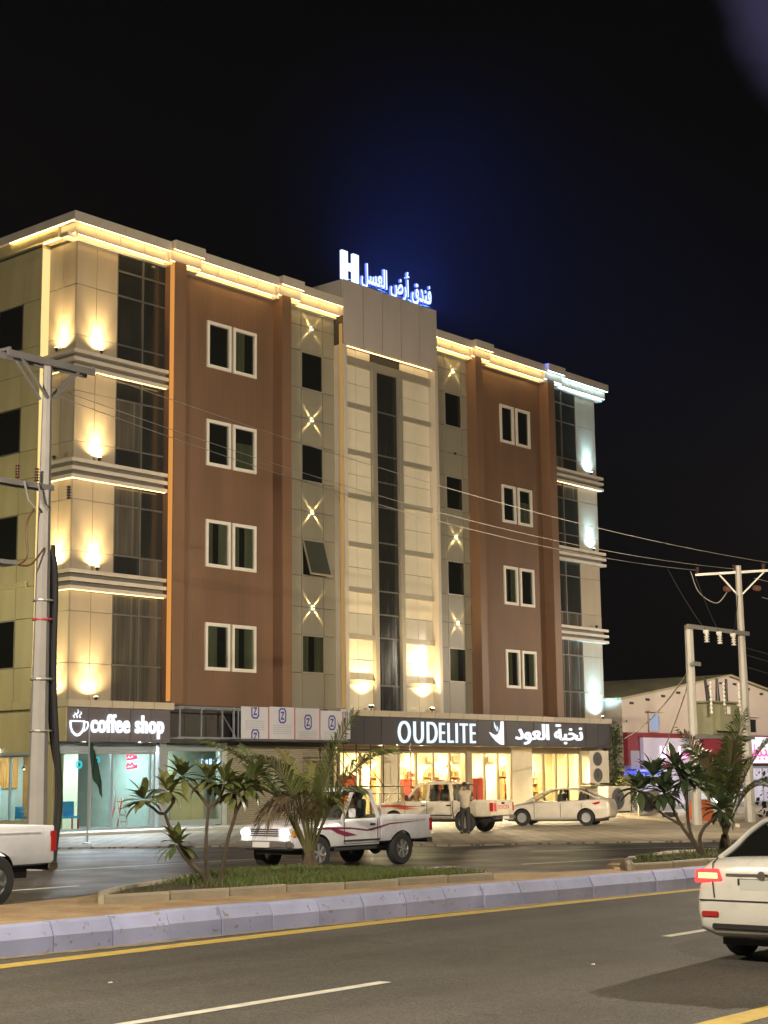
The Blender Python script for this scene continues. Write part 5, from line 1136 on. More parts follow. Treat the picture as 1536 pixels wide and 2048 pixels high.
# ------------------------------------------------------------------ vehicles
def paint(name, col, rough=.28): return mat(name, col, rough, coat=.6, var=.09, vscale=2.2)
M_rub = mat('tyre rubber', (.018, .018, .018), .8); M_rim = mat('silver wheel', (.42, .42, .41), .35, metal=.7); M_plast = mat('black plastic', (.025, .025, .025), .55)
M_chrome = mat('chrome', (.65, .65, .65), .12, metal=1); M_carglass = glass('car glass', (.90, .92, .89), .05, .03, .6); M_darkglass = glass('dark car glass', (.14, .14, .12), .55, .03, .7)
M_seat = mat('grey seat cloth', (.12, .11, .10), .9); M_plate = mat('number plate', (.62, .62, .58), .5)
M_tailoff = mat('red lamp lens', (.42, .02, .02), .15, coat=.5); M_tailon = mat('lit red lamp lens', (.5, .02, .02), .2, emit=(1, .03, .03), estr=3.5); M_tailcore = glow('lit brake lamp core', (1.0, .5, .10), 6)
M_headoff = mat('clear lamp lens', (.55, .55, .52), .1, coat=.6); M_headon = glow('lit headlamp', (1, .95, .85), 60); M_amber = mat('amber lens', (.6, .22, .02), .2)
M_arch = mat('wheel well', (.01, .01, .01), .9)
def resample(keys, n):
    """keys: (x, [(y, z) ...]) half sections of equal length -> n sections, smoothly between"""
    pts = [[Vector((x, y, z)) for y, z in sec] for x, sec in keys]; m = len(pts[0]); cols = [wavy([sec[j] for sec in pts], n) for j in range(m)]
    return [[c[i] for c in cols] for i in range(len(cols[0]))]
def body_mesh(secs, mats_, wheels, r, name, parent, skip=0):
    mb = MB(); rings = []
    for sec in secs: rings.append([Vector(p) for p in sec] + [Vector((p.x, -p.y, p.z)) for p in reversed(sec[1:-1])])
    mb.loft(rings, 0, True)
    me = mb.data(name, mats_); o = bpy.data.objects.new(name, me); COL.objects.link(o)
    cut = MB()
    for x in wheels:
        for s in (-1, 1):
            cut.lathe((x, 0, r), [(r + .055, s * .56), (r + .055, s * 1.2)] if s > 0 else [(r + .055, -1.2), (r + .055, -.56)], 'y', 28, closed=False)
    cm = cut.data('cut', [M_arch]); c = bpy.data.objects.new('cut', cm); COL.objects.link(c)
    md = o.modifiers.new('b', 'BOOLEAN'); md.object = c; md.operation = 'DIFFERENCE'; md.solver = 'EXACT'; md.material_mode = 'TRANSFER'
    bpy.context.view_layer.update()
    me2 = bpy.data.meshes.new_from_object(o.evaluated_get(bpy.context.evaluated_depsgraph_get()))
    o.modifiers.clear(); bpy.data.objects.remove(c); o.data = me2
    me2.shade_smooth(); me2.set_sharp_from_angle(angle=R(32)); o.parent = parent; WL[o.name] = Vector((0, 0, 0))
    return o
def wheel(parent, x, y, r, w, spokes=6, rim=M_rim):
    s = 1 if y > 0 else -1; t = MB()
    t.lathe((x, y, r), [(r * .60, -w / 2), (r * .93, -w / 2), (r, -w / 2 + .03), (r, w / 2 - .03), (r * .93, w / 2), (r * .60, w / 2)], 'y', 30)
    tt = t.build('wheel', M_rub, parent, local=True, smooth=True)
    g = MB(); yo = y + s * (w / 2 - .03)
    g.lathe((x, y, r), [(r * .62, s * w / 2 * .95), (r * .57, s * w / 2 * .55), (0, s * w / 2 * .42), (0, s * w / 2 * .3), (r * .61, s * w / 2 * .3)], 'y', 26)
    for k in range(spokes):
        a = 2 * math.pi * k / spokes + .3; d = Vector((math.cos(a), 0, math.sin(a))); c = Vector((x, yo, r)); g.bar(c + d * r * .08, c + d * r * .56, .05 if spokes > 5 else .07, .035, upv=(0, 1, 0))
    g.lathe((x, yo, r), [(0, .02 * s), (r * .16, .015 * s), (r * .17, -.01 * s), (0, -.01 * s)], 'y', 14)
    g.build('rim', rim, tt, local=True)
def pane_poly(pts, m, parent, name='window', th=.006):
    pts = [Vector(p) for p in pts]; n = (pts[1] - pts[0]).cross(pts[2] - pts[0]).normalized() * th; k = len(pts)
    return MB().add(pts + [p + n for p in pts], [tuple(range(k)), tuple(range(k, 2 * k))[::-1]] + [(i, (i + 1) % k, k + (i + 1) % k, k + i) for i in range(k)]).build(name, m, parent, local=True)
def greenhouse(t, base, roof, ybase, yroof, pm, gm, pillars, roofx, crown=.05, gm_rear=None):
    """base: x of windscreen foot, rear foot, z; roof: x front, rear, z.  pillars: x pairs (base x, roof x, width)"""
    bx0, bx1, bz = base; rx0, rx1, rz_ = roof
    # roof skin
    rings = []
    for i in range(9):
        s = i / 8; x = rx0 + (rx1 - rx0) * s; h = crown * (1 - (2 * s - 1) ** 2); yr = yroof * (1 - .05 * (2 * s - 1) ** 4)
        rings.append([Vector((x, yr * math.cos(a), rz_ - .03 + h * .6 + (.03 + .025) * math.sin(a) ** .8 if 0 < a < math.pi else rz_ - .03 + h * .6)) for a in [math.pi * k / 8 for k in range(9)]] + [Vector((x, -yr * .9, rz_ - .055 + h * .6)), Vector((x, yr * .9, rz_ - .055 + h * .6))])
    MB().loft(rings, 0, True).build('roof', pm, t, local=True, smooth=True)
    pil = MB()
    for s in (-1, 1):
        for (xb, xr, w) in [(bx0, rx0, .07), (bx1, rx1, .10)] + pillars:
            pil.bar((xb, s * ybase, bz - .02), (xr, s * yroof * .985, rz_ - .02), w, .045, upv=(0, s, .15))
        pil.bar((rx0, s * yroof * .98, rz_ - .025), (rx1, s * yroof * .98, rz_ - .025), .05, .06)
    pil.bar((rx0, -yroof, rz_ - .02), (rx0, yroof, rz_ - .02), .06, .05); pil.bar((rx1, -yroof, rz_ - .02), (rx1, yroof, rz_ - .02), .06, .05)
    pil.build('pillars', pm, t, local=True)
    xs_ = [(bx0, rx0)] + [(a, b) for a, b, _ in pillars] + [(bx1, rx1)]
    for s in (-1, 1):
        for (a, b), (c, d) in zip(xs_, xs_[1:]):
            pane_poly([(a - .03, s * (ybase - .006), bz), (b - .05, s * (yroof - .015), rz_ - .05), (d + .06, s * (yroof - .015), rz_ - .05), (c + .05, s * (ybase - .006), bz)], gm, t, 'side_window')
    pane_poly([(bx0, ybase - .03, bz), (bx0, -ybase + .03, bz), (rx0 + .01, -yroof + .03, rz_ - .03), (rx0 + .01, yroof - .03, rz_ - .03)], gm, t, 'windscreen')
    pane_poly([(bx1, ybase - .03, bz), (bx1, -ybase + .03, bz), (rx1, -yroof + .03, rz_ - .03), (rx1, yroof - .03, rz_ - .03)], gm_rear or gm, t, 'rear_window')
def interior(t, rows, z, belt):
    for x in rows:
        for s in (-1, 1):
            MB().box(x - .1, x + .42, s * .36 - .22, s * .36 + .22, z, z + .18).build('seat', M_seat, t, local=True, bevel=.03)
            MB().obox((x - .14, s * .36, z + .45), (.06, 0, .02), (0, .22, 0), (-.06, 0, .34)).build('seat_back', M_seat, t, local=True, bevel=.03)
            MB().box(x - .27, x - .17, s * .36 - .11, s * .36 + .11, z + .80, z + .98).build('headrest', M_seat, t, local=True, bevel=.03)
def stripes(t, polys, m, y, name='stripe_print'):
    for s in (-1, 1):
        mb = MB()
        for p in polys: mb.add([(a, s * (y + .004), b) for a, b in p] + [(a, s * (y + .001), b) for a, b in p], [tuple(range(len(p)))])
        mb.build(name, m, t, local=True)
def add_seams(t, xs_, y, z0, z1, extra=()):
    mb = MB()
    for x in xs_:
        for s in (-1, 1): mb.box(x - .009, x + .009, s * y - .003, s * y + .003, z0, z1)
    for x0, x1, z in extra:
        for s in (-1, 1): mb.box(x0, x1, s * y - .003, s * y + .003, z - .005, z + .005)
    o = mb.build('door_seam', M_plast, t, local=True); o['kind'] = 'stuff'
def pickup(label, loc, rz, pm, double=False, lit=False, stripe=None, tail_text=False, group=None):
    t = thing('pickup_truck', label, 'pickup truck', loc, rz, group)
    r = .365; WB = 1.43; cab_f, cab_r = (.98, -.95) if double else (.62, -.62)
    bz = 1.10
    def sec(x, zb, yw, zbelt, ztop, yt):   # half section from the underside to the crown
        return (x, [(0, zb), (yw * .80, zb), (yw * .97, zb + .05), (yw, zb + .16), (yw, (zb + zbelt) / 2 + .05), (yw * .985, zbelt - .06), (yt, ztop - .015), (yt * .5, ztop), (0, ztop + .012)])
    keys = [sec(2.28, .52, .74, .84, .92, .60), sec(2.22, .46, .80, .90, .985, .68), sec(2.0, .45, .835, .96, 1.03, .72), sec(1.5, .45, .845, .99, 1.07, .74), sec(cab_f + .12, .45, .845, 1.02, 1.09, .76), sec(cab_f - .1, .45, .845, bz - .03, bz, .80), sec(cab_r + .2, .45, .845, bz - .03, bz, .80), sec(cab_r, .45, .84, bz - .03, bz, .80)]
    body_mesh(resample(keys, 5), [pm, M_arch], (WB,), r, 'body', t)
    # cargo bed: outer walls by loft, inner faces and floor
    b0, b1 = cab_r - .06, -2.5; zr = 1.12
    bk = [(b0, [(0, .52), (.70, .52), (.80, .56), (.845, .70), (.845, .95), (.84, zr - .03), (.82, zr), (.77, zr), (.77, .70), (0, .70)]), (b1, [(0, .55), (.70, .55), (.80, .58), (.84, .70), (.84, .95), (.835, zr - .03), (.815, zr), (.765, zr), (.765, .70), (0, .70)])]
    body_mesh(resample(bk, 8), [pm, M_arch], (-WB,), r, 'cargo_bed', t)
    MB().box(b0 - .05, b0, -.77, .77, .70, zr - .01).build('bed_headboard', pm, t, local=True)
    tg = MB().box(b1 - .045, b1 + .002, -.80, .80, .60, zr).build('tailgate', pm, t, local=True, bevel=.012)
    MB().box(b1 - .052, b1 - .045, -.12, .12, .98, 1.04).build('handle', M_plast, tg, local=True)
    for s in (-1, 1):
        MB().box(b1 - .055, b1 + .06, s * .80 - .045, s * .80 + .05, .74, 1.04).build('tail_light', M_tailoff, t, local=True, bevel=.01)
        MB().tube([(b0 - .14, s * .70, 1.10), (b0 - .12, s * .70, 1.62), (b0 - .10, s * .45, 1.66), (b0 - .10, 0, 1.66)], .022, 8).build('roll_bar', M_chrome if double else pm, t, local=True)
    MB().box(b1 - .15, b1 + .03, -.78, .78, .47, .585).build('rear_bumper', M_chrome, t, local=True, bevel=.02)
    MB().box(b1 - .158, b1 - .151, -.25, .25, .47, .57).build('number_plate', M_plate, t, local=True)
    if tail_text:
        for ch, vs, fs in [('', [v for g in fit_type(glyphs('TOYOTA', 1, .012, .02), -.52, .30, .80, .95) for v in g[1]], None)]: pass
        gl = fit_type(glyphs('TOYOTA', 1, .012, .02), -.42, .50, .80, .95); mb = MB()
        for ch, vs, fs in gl: mb.add([(b1 - .046 - .002 - v.z * .1, -v.x, v.y) for v in vs], fs)
        mb.build('lettering', M_redink, tg, local=True)
        MB().box(b1 - .05, b1 - .0455, .52, .70, .74, 1.02).build('red_panel_print', M_redink, tg, local=True)
    # cab
    greenhouse(t, (cab_f, cab_r - .0, bz), (cab_f - .52, cab_r + .14, 1.74), .80, .66, pm, M_carglass, ([(.08, .05, .07)] if double else []), None)
    interior(t, (.15, -.75) if double else (-.25,), .72, bz)
    g = MB(); c = Vector((cab_f - .42, .36, 1.12)); g.tube([c + Vector((.06 * math.cos(a), .17 * math.sin(a), .17 * math.cos(a))) for a in [2 * math.pi * k / 16 for k in range(17)]], .014, 6); g.build('steering_wheel', M_plast, t, local=True)
    for s in (-1, 1):
        MB().box(cab_f - .20, cab_f - .12, s * .96 - .09, s * .96 + .09, bz + .02, bz + .22).build('mirror', M_plast if double else pm, t, local=True, bevel=.02); MB().bar((cab_f - .16, s * .80, bz + .05), (cab_f - .16, s * .90, bz + .1), .03).build('mirror_arm', M_plast, t, local=True)
        for x in ((cab_f - .78, -.82) if double else (cab_f - 1.0,)): MB().box(x - .08, x + .08, s * .845, s * .862, .93, .975).build('door_handle', M_plast, t, local=True)
        MB().box(2.12, 2.285, s * .60 - .19, s * .60 + .19, .73, .93).build('headlight', M_headoff, t, local=True, bevel=.03)
        if lit: MB().ball((2.27, s * .60, .83), (.05, .15, .085), 14, 8).build('lit_lens', M_headon, t, local=True, smooth=True)
        MB().box(2.05, 2.22, s * .80 - .03, s * .80 + .035, .74, .88).build('indicator', M_amber, t, local=True, bevel=.01)
        for x in (WB, -WB):
            wheel(t, x, s * .745, r, .23, 6)
        MB().box(-.95 if double else -.55, .9, s * .78 - .02, s * .78 + .03, .40, .46).build('side_step', M_plast, t, local=True)
    g = MB()
    for k in range(4): g.box(2.24, 2.295, -.42, .42, .755 + k * .045, .78 + k * .045)
    g.box(2.20, 2.25, -.42, .42, .74, .93); g.build('grille', M_chrome if not lit else M_plast, t, local=True)
    MB().box(2.16, 2.40, -.80, .80, .50, .66).build('front_bumper', M_chrome if not lit else mat('dull steel bumper', (.20, .19, .17), .45, metal=.4), t, local=True, bevel=.03)
    MB().box(2.401, 2.41, -.26, .26, .52, .64).build('number_plate', M_plate, t, local=True)
    MB().box(-2.3, 2.1, -.45, .45, .36, .50).build('chassis', M_plast, t, local=True); MB().tube([(WB, -.7, r), (WB, .7, r)], .05, 8).tube([(-WB, -.7, r), (-WB, .7, r)], .06, 8).ball((-WB, 0, r), .15).build('axles', M_plast, t, local=True)
    add_seams(t, (cab_f - .02, .06, -.92) if double else (cab_f - .02, -.55), .845, .55, 1.08, ((cab_r, cab_f, .54),))
    for s in (-1, 1):
        MB().box(-1.05 if not double else -1.3, -.93 if not double else -1.18, s * .843, s * .848, .86, .98).build('fuel_flap', pm, t, local=True)
        MB().box(b1 + .25, b0 - .1, s * .84, s * .850, 1.02, 1.035).build('bed_moulding', pm, t, local=True); MB().box(cab_r, cab_f, s * .838, s * .853, .585, .625).build('door_moulding', M_plast, t, local=True)
        MB().bar((cab_f + .03, s * .1 + .12, bz + .015), (cab_f - .10, s * .1 + .52, bz + .14), .02).build('wiper', M_plast, t, local=True)
    if stripe: stripes(t, stripe[0], stripe[1], .846)
    if lit:
        for s in (-1, 1): lamp('SPOT', 'headlight_lamp', (2.42, s * .60, .83), 420, (1, .93, .82), None, None, 75, .8, .05); o = COL.objects[-1]; o.parent = t; o.location = (2.42, s * .60, .83); o.rotation_euler = Vector((1, s * .02, -.06)).to_track_quat('-Z', 'Y').to_euler()
    return t
M_cream_p = paint('cream white car paint', (.66, .60, .48)); M_white_p = paint('white car paint', (.70, .71, .74)); M_silver_p = paint('pale silver car paint', (.60, .55, .46), .3)
M_maroon = mat('maroon vinyl stripe', (.22, .02, .06), .4); M_flame = mat('orange red vinyl stripe', (.55, .08, .02), .4)
swoosh = [[(1.9, .90), (1.2, .93), (.4, .90), (-.2, .84), (.4, .865), (1.2, .88)], [(.9, .885), (.5, .80), (.15, .72), (.55, .70), (.85, .78), (1.05, .88)], [(-.2, .84), (-1.0, .96), (-2.45, 1.0), (-1.0, .93), (-.3, .80)], [(.35, .86), (-.2, .80), (-.7, .90), (-.25, .83)]]
flame = [[(2.0, .96), (1.2, .98), (.55, .90), (1.3, .90), (2.0, .90)], [(1.6, .90), (1.0, .86), (.3, .93), (1.0, .93), (1.6, .95)], [(1.5, .86), (.9, .80), (.4, .84), (1.0, .86)]]
pickup('moving white single cab pickup with maroon side stripes and glaring headlights', (27.5, 25.06, 0), math.pi, M_white_p, False, True, (swoosh, M_maroon))
pickup('parked cream double cab pickup with red tailgate lettering in front of the perfume shop', (45.25, 36.1, .05), math.atan2(.985, -.17), M_cream_p, True, False, (flame, M_flame), True)
pickup('white pickup cut off by the left picture edge, only its rear bed in view', (14.2, 22.75, 0), math.pi, M_white_p, False, False, None).scale = (1.1, 1.08, 1.14)

def cabin(t, prof, belt, yb, pm, gm, split, bpillars, gm_rear=None):
    """curved greenhouse: prof (x, z, half width) is the roof edge from the windscreen foot back to the rear foot"""
    P = wavy([(x, y, z) for x, z, y in prof], 6); n = len(P); crown = .045
    def ring(p, k=9):
        e = .25 + .75 * max(0, min(1, (p.z - belt) / .4)); return [Vector((p.x, p.y * math.cos(a), p.z + crown * e * math.sin(a))) for a in [math.pi * i / (k - 1) for i in range(k)]]
    def skin(i0, i1, name, m):
        rings = [ring(P[i]) for i in range(i0, i1 + 1)]; k = len(rings[0]); vs = [v for r_ in rings for v in r_]
        fs = [(a * k + b, a * k + b + 1, (a + 1) * k + b + 1, (a + 1) * k + b) for a in range(len(rings) - 1) for b in range(k - 1)]
        return MB().add(vs, fs).build(name, m, t, local=True, smooth=True)
    i1 = min(range(n), key=lambda i: abs(P[i].x - split[0])); i2 = min(range(n), key=lambda i: abs(P[i].x - split[1]))
    skin(0, i1, 'windscreen', gm); skin(i1, i2, 'roof', pm); skin(i2, n - 1, 'rear_window', gm_rear or gm)
    cuts = [prof[0][0]] + bpillars + [prof[-1][0]]
    for s in (-1, 1):
        for a, b in zip(cuts, cuts[1:]):
            ids = [i for i in range(n) if b - 1e-6 <= P[i].x <= a + 1e-6]
            if len(ids) < 2: continue
            vs = []; fs = []
            for i in ids: vs += [(P[i].x, s * yb, min(belt, P[i].z)), (P[i].x, s * P[i].y, P[i].z)]
            for j in range(len(ids) - 1): fs.append((2 * j, 2 * j + 2, 2 * j + 3, 2 * j + 1))
            MB().add(vs, fs).build('side_window', gm, t, local=True)
        pl_ = MB(); pl_.tube([(p.x, s * (p.y + .004), p.z + .004) for p in P], .034, 8)
        pl_.build('roof_rail', pm, t, local=True, smooth=True)
        for b in bpillars:
            p = min(P, key=lambda q: abs(q.x - b)); MB().bar((b + .02, s * (yb + .004), belt - .02), (b - .02, s * (p.y + .004), p.z), .075, .03, upv=(0, 1, 0)).build('pillar', M_plast, t, local=True)
    MB().prism([(prof[-1][0] - .02, belt - .02), (prof[-2][0] - .02, prof[-2][1] - .03), (prof[-2][0] + .02, belt - .02)], -yb - .004, -yb + .07, 'y').prism([(prof[-1][0] - .02, belt - .02), (prof[-2][0] - .02, prof[-2][1] - .03), (prof[-2][0] + .02, belt - .02)], yb - .07, yb + .004, 'y')
def sedan(label, loc, rz, pm, gm, brake=False, gm_rear=None, tall=0):
    t = thing('sedan', label, 'car', loc, rz); r = .315; WB = 1.29
    def sec(x, zb, yw, zs, zbelt, yb, ztop, yt): return (x, [(0, zb), (yw * .75, zb), (yw * .96, zb + .06), (yw, zs), (yw * .99, zs + .12), (yb, zbelt), (yt, ztop - .02), (yt * .55, ztop), (0, ztop + .012)])
    T = tall
    keys = [sec(2.17, .30, .50, .46, .58 + T, .48, .64 + T, .36), sec(2.10, .22, .68, .45, .64 + T, .64, .70 + T, .52), sec(1.85, .19, .80, .46, .70 + T, .76, .78 + T, .62), sec(1.3, .19, .845, .48, .78 + T, .80, .88 + T, .66), sec(.80, .19, .85, .48, .85 + T, .81, .945 + T, .70), sec(.2, .19, .85, .50, .90 + T, .81, .93 + T, .76), sec(-.8, .19, .85, .52, .95 + T, .81, .97 + T, .76), sec(-1.35, .20, .85, .56, .98 + T, .80, 1.02 + T, .72), sec(-1.75, .22, .84, .60, .98 + T, .78, 1.045 + T, .68), sec(-2.02, .26, .82, .62, .96 + T, .75, 1.045 + T, .64), sec(-2.15, .29, .80, .58, .90 + T, .74, .99 + T, .62), sec(-2.21, .33, .76, .54, .78 + T, .71, .86 + T, .58), sec(-2.235, .38, .70, .50, .66, .64, .72, .5)]
    body_mesh(resample(keys, 4), [pm, M_arch], (WB, -WB), r, 'body', t)
    cabin(t, [(1.16, .90 + T, .74), (.85, 1.08 + T, .69), (.45, 1.28 + T, .63), (.05, 1.39 + T, .60), (-.4, 1.42 + T, .59), (-.85, 1.39 + T, .59), (-1.25, 1.27 + T, .61), (-1.55, 1.13 + T, .64), (-1.82, 1.02 + T, .68)], .93 + T, .775, pm, gm, (.32, -.95), [-.24, -1.08], gm_rear)
    interior(t, (.0, -.85), .45 + T * .5, .9)
    for s in (-1, 1):
        for x in (WB, -WB): wheel(t, x, s * .735, r, .20, 7)
        MB().box(.72, .82, s * .93 - .09, s * .93 + .09, .93 + T, 1.06 + T).build('mirror', pm, t, local=True, bevel=.03); MB().bar((.77, s * .78, .95 + T), (.77, s * .88, .98 + T), .04).build('mirror_arm', M_plast, t, local=True)
        for x in (-.12, -1.0): MB().box(x - .09, x + .09, s * .838, s * .860, .80 + T, .835 + T).build('door_handle', pm, t, local=True, bevel=.008)
        hl = MB().prism([(2.12, .55 + T), (1.72, .70 + T), (1.66, .64 + T), (1.98, .50 + T)], s * .64, s * .80, 'y').build('headlight', M_headoff, t, local=True, bevel=.01)
        if not brake:
            MB().add([(-1.52, s * .835, .86), (-1.80, s * .805, .93), (-2.06, s * .72, .88), (-2.10, s * .70, .74), (-1.85, s * .80, .72), (-1.52, s * .80, .86), (-1.80, s * .77, .93), (-2.0, s * .68, .88), (-2.04, s * .66, .74), (-1.85, s * .76, .72)], [(0, 1, 2, 3, 4), (9, 8, 7, 6, 5), (0, 5, 6, 1), (1, 6, 7, 2), (2, 7, 8, 3), (3, 8, 9, 4), (4, 9, 5, 0)]).build('tail_light', M_tailoff, t, local=True)
        else:
            tl = MB().prism([(s * .46, .80 + T), (s * .52, .93 + T), (s * .78, .92 + T), (s * .80, .78 + T)], -2.232, -1.9, 'x').build('tail_light', M_tailon, t, local=True, bevel=.012)
            MB().box(-2.242, -2.234, min(s * .52, s * .74), max(s * .52, s * .74), .83 + T, .885 + T).build('brake_bulb', M_tailcore, tl, local=True)
            MB().box(-2.25, -2.17, min(s * .52, s * .72), max(s * .52, s * .72), .48, .545).build('reflector', M_tailoff, t, local=True, bevel=.01)
    MB().box(-2.20, -1.98, -.62, .62, .30, .42).build('bumper_valance', M_plast if not brake else pm, t, local=True, bevel=.03)
    if brake:
        MB().box(-2.245, -2.20, -.74, .74, .655, .667).build('bumper_seam', M_plast, t, local=True); MB().box(-2.25, -2.20, -.60, .60, .36, .42).build('lower_grille', M_plast, t, local=True, bevel=.01); MB().box(-2.225, -2.19, -.30, .30, .70 + T, .84 + T).build('plate_recess', M_plast, t, local=True, bevel=.01); MB().box(-2.232, -2.215, -.26, .26, .715 + T, .825 + T).build('number_plate', M_plate, t, local=True)
        MB().tube([(-2.06, .60, 1.03 + T), (-2.165, .60, .985 + T), (-2.228, .58, .80 + T), (-2.243, .56, .69)], .007, 6).tube([(-2.06, -.60, 1.03 + T), (-2.165, -.60, .985 + T), (-2.228, -.58, .80 + T), (-2.243, -.56, .69)], .007, 6).build('boot_seam', M_plast, t, local=True)['kind'] = 'stuff'
        MB().lathe((-2.238, 0, .93), [(0, -.01), (.045, -.01), (.045, .006), (0, .006)], 'x', 18).build('round_badge', M_chrome, t, local=True); MB().tube([(-2.2, -.55, .33), (-2.26, -.55, .33)], .035, 10).build('exhaust_tip', M_chrome, t, local=True)
        MB().box(-2.225, -2.17, -.42, .42, .86 + T, .885 + T).build('chrome_strip', M_chrome, t, local=True)
    else: MB().box(-2.19, -2.15, -.26, .26, .62, .74).build('number_plate', M_plate, t, local=True)
    MB().box(-1.9, 1.9, -.66, .66, .17, .24).build('underbody', M_plast, t, local=True)
    add_seams(t, (.78, -.28, -1.12), .851, .32, .86 + T, ((-1.1, .8, .30),))
    return t
sedan('parked pale silver sedan with a dark red tail light near the condensers', (53.15, 36.35, .05), math.atan2(.93, -.36), M_silver_p, M_carglass)
sedan('moving white car at the right picture edge with its brake light glowing', (17.75, 8.1, 0), .02, paint('warm white car paint', (.72, .70, .64)), M_darkglass, True, M_darkglass, .06)

# ------------------------------------------------------------------ people
def skin_body(name, chain, m, parent, sub=2, root=0):
    """chain: vertices (x,y,z,r), edges -> one continuous skinned surface"""
    vs, es = chain; me = bpy.data.meshes.new(name); me.from_pydata([v[:3] for v in vs], es, []); o = bpy.data.objects.new(name, me); COL.objects.link(o)
    md = o.modifiers.new('s', 'SKIN'); md.use_smooth_shade = True
    for i, v in enumerate(vs):
        sv = me.skin_vertices[0].data[i]; rr = v[3]; sv.radius = rr if isinstance(rr, tuple) else (rr, rr); sv.use_root = (i == root)
    s = o.modifiers.new('u', 'SUBSURF'); s.levels = sub; s.render_levels = sub
    bpy.context.view_layer.update()
    m2 = bpy.data.meshes.new_from_object(o.evaluated_get(bpy.context.evaluated_depsgraph_get())); m2.materials.clear(); m2.materials.append(m); m2.shade_smooth()
    o.modifiers.clear(); o.data = m2; o.parent = parent; o.name = name; WL[o.name] = Vector((0, 0, 0)); return o
M_skin = mat('brown skin', (.16, .085, .05), .55); M_hair = mat('black hair', (.012, .010, .009), .7)
def standing_man(label, loc, rz):
    """faces +x; leans forward a little with the forearms on a truck side"""
    t = thing('person', label, 'person', loc, rz)
    V = [(0, 0, .93, .13), (.02, 0, 1.10, .125), (.07, 0, 1.27, .145), (.10, 0, 1.42, .10), (.13, 0, 1.50, .055), (.16, 0, 1.58, .075), (.17, 0, 1.66, .088), (.165, 0, 1.72, .06),
         (.10, .18, 1.40, .062), (.22, .23, 1.17, .046), (.46, .20, 1.12, .034), (.54, .18, 1.12, .036),
         (.10, -.18, 1.40, .062), (.20, -.24, 1.16, .046), (.45, -.21, 1.12, .034), (.53, -.19, 1.12, .036),
         (-.01, .095, .86, .095), (.02, .11, .48, .066), (-.03, .12, .09, .044), (.08, .13, .04, .04), (.15, .135, .03, .03),
         (-.01, -.095, .86, .095), (-.06, -.10, .48, .066), (-.14, -.11, .09, .044), (-.03, -.115, .04, .04), (.04, -.12, .03, .03)]
    E = [(0, 1), (1, 2), (2, 3), (3, 4), (4, 5), (5, 6), (6, 7), (3, 8), (8, 9), (9, 10), (10, 11), (3, 12), (12, 13), (13, 14), (14, 15), (0, 16), (16, 17), (17, 18), (18, 19), (19, 20), (0, 21), (21, 22), (22, 23), (23, 24), (24, 25)]
    b = skin_body('body', (V, E), M_skin, t)
    for base, side in ((Vector((.54, .18, 1.12)), 1), (Vector((.53, -.19, 1.12)), -1)):
        for k, (dy, ln) in enumerate(((.033, .075), (.012, .088), (-.010, .083), (-.031, .066))):
            MB().tube([base + Vector((.01, dy, 0)), base + Vector((.05, dy * 1.05, .004)), base + Vector((.05 + ln * .5, dy * 1.1, -.006)), base + Vector((.05 + ln * .8, dy * 1.1, -.03))], [.011, .010, .009, .007], 7).build('finger', M_skin, b, local=True, smooth=True)
        MB().tube([base + Vector((-.01, -side * .03, 0)), base + Vector((.02, -side * .055, -.005)), base + Vector((.055, -side * .062, -.02))], [.013, .011, .008], 7).build('thumb', M_skin, b, local=True, smooth=True)
    sh_ = [(-.005, 0, .80, .185), (.02, 0, 1.02, .185), (.06, 0, 1.24, .20), (.095, 0, 1.40, .15), (.122, 0, 1.485, .085), (.10, .18, 1.40, .098), (.17, .215, 1.26, .085), (.235, .225, 1.16, .07), (.10, -.18, 1.40, .098), (.16, -.22, 1.26, .085), (.215, -.235, 1.15, .07)]
    skin_body('shirt', (sh_, [(0, 1), (1, 2), (2, 3), (3, 4), (3, 5), (5, 6), (6, 7), (3, 8), (8, 9), (9, 10)]), mat('pale beige shirt', (.33, .29, .21), .8, var=.08, vscale=6), t)
    tr_ = [(0, 0, .97, .135), (-.01, 0, .90, .14), (-.01, .10, .82, .112), (.02, .11, .48, .088), (-.03, .12, .10, .072), (-.01, -.10, .82, .112), (-.06, -.10, .48, .088), (-.14, -.11, .10, .072)]
    skin_body('trousers', (tr_, [(0, 1), (1, 2), (2, 3), (3, 4), (1, 5), (5, 6), (6, 7)]), mat('dark trousers', (.02, .017, .016), .85), t)
    MB().ball((.150, 0, 1.685), (.098, .088, .085), 14, 9).build('hair', M_hair, t, local=True, smooth=True)
    for y, x in ((.128, .05), (-.115, -.06)): MB().ball((x + .02, y, .045), (.135, .05, .045), 12, 7).build('shoe', M_plast, t, local=True, smooth=True)
    for s in (-1, 1): MB().ball((.165, s * .088, 1.645), (.02, .012, .03), 8, 6).build('ear', M_skin, b, local=True, smooth=True); MB().ball((.245, s * .03, 1.665), (.012, .014, .009), 8, 6).build('eye', M_white, b, local=True)
    MB().add([(.245, 0, 1.67), (.245, .016, 1.63), (.245, -.016, 1.63), (.275, 0, 1.635)], [(0, 1, 3), (1, 2, 3), (2, 0, 3)]).build('nose', M_skin, b, local=True)
    MB().box(.235, .250, -.025, .025, 1.603, 1.612).build('mouth', mat('lips', (.12, .05, .04), .5), b, local=True)
standing_man('man in a pale shirt and dark trousers leaning on the side of the parked pickup', (43.95, 33.95, .05), R(38))
t = thing('person', 'driver in dark clothes seen through the window of the moving white pickup', 'person', (27.5, 25.06, 0), math.pi)
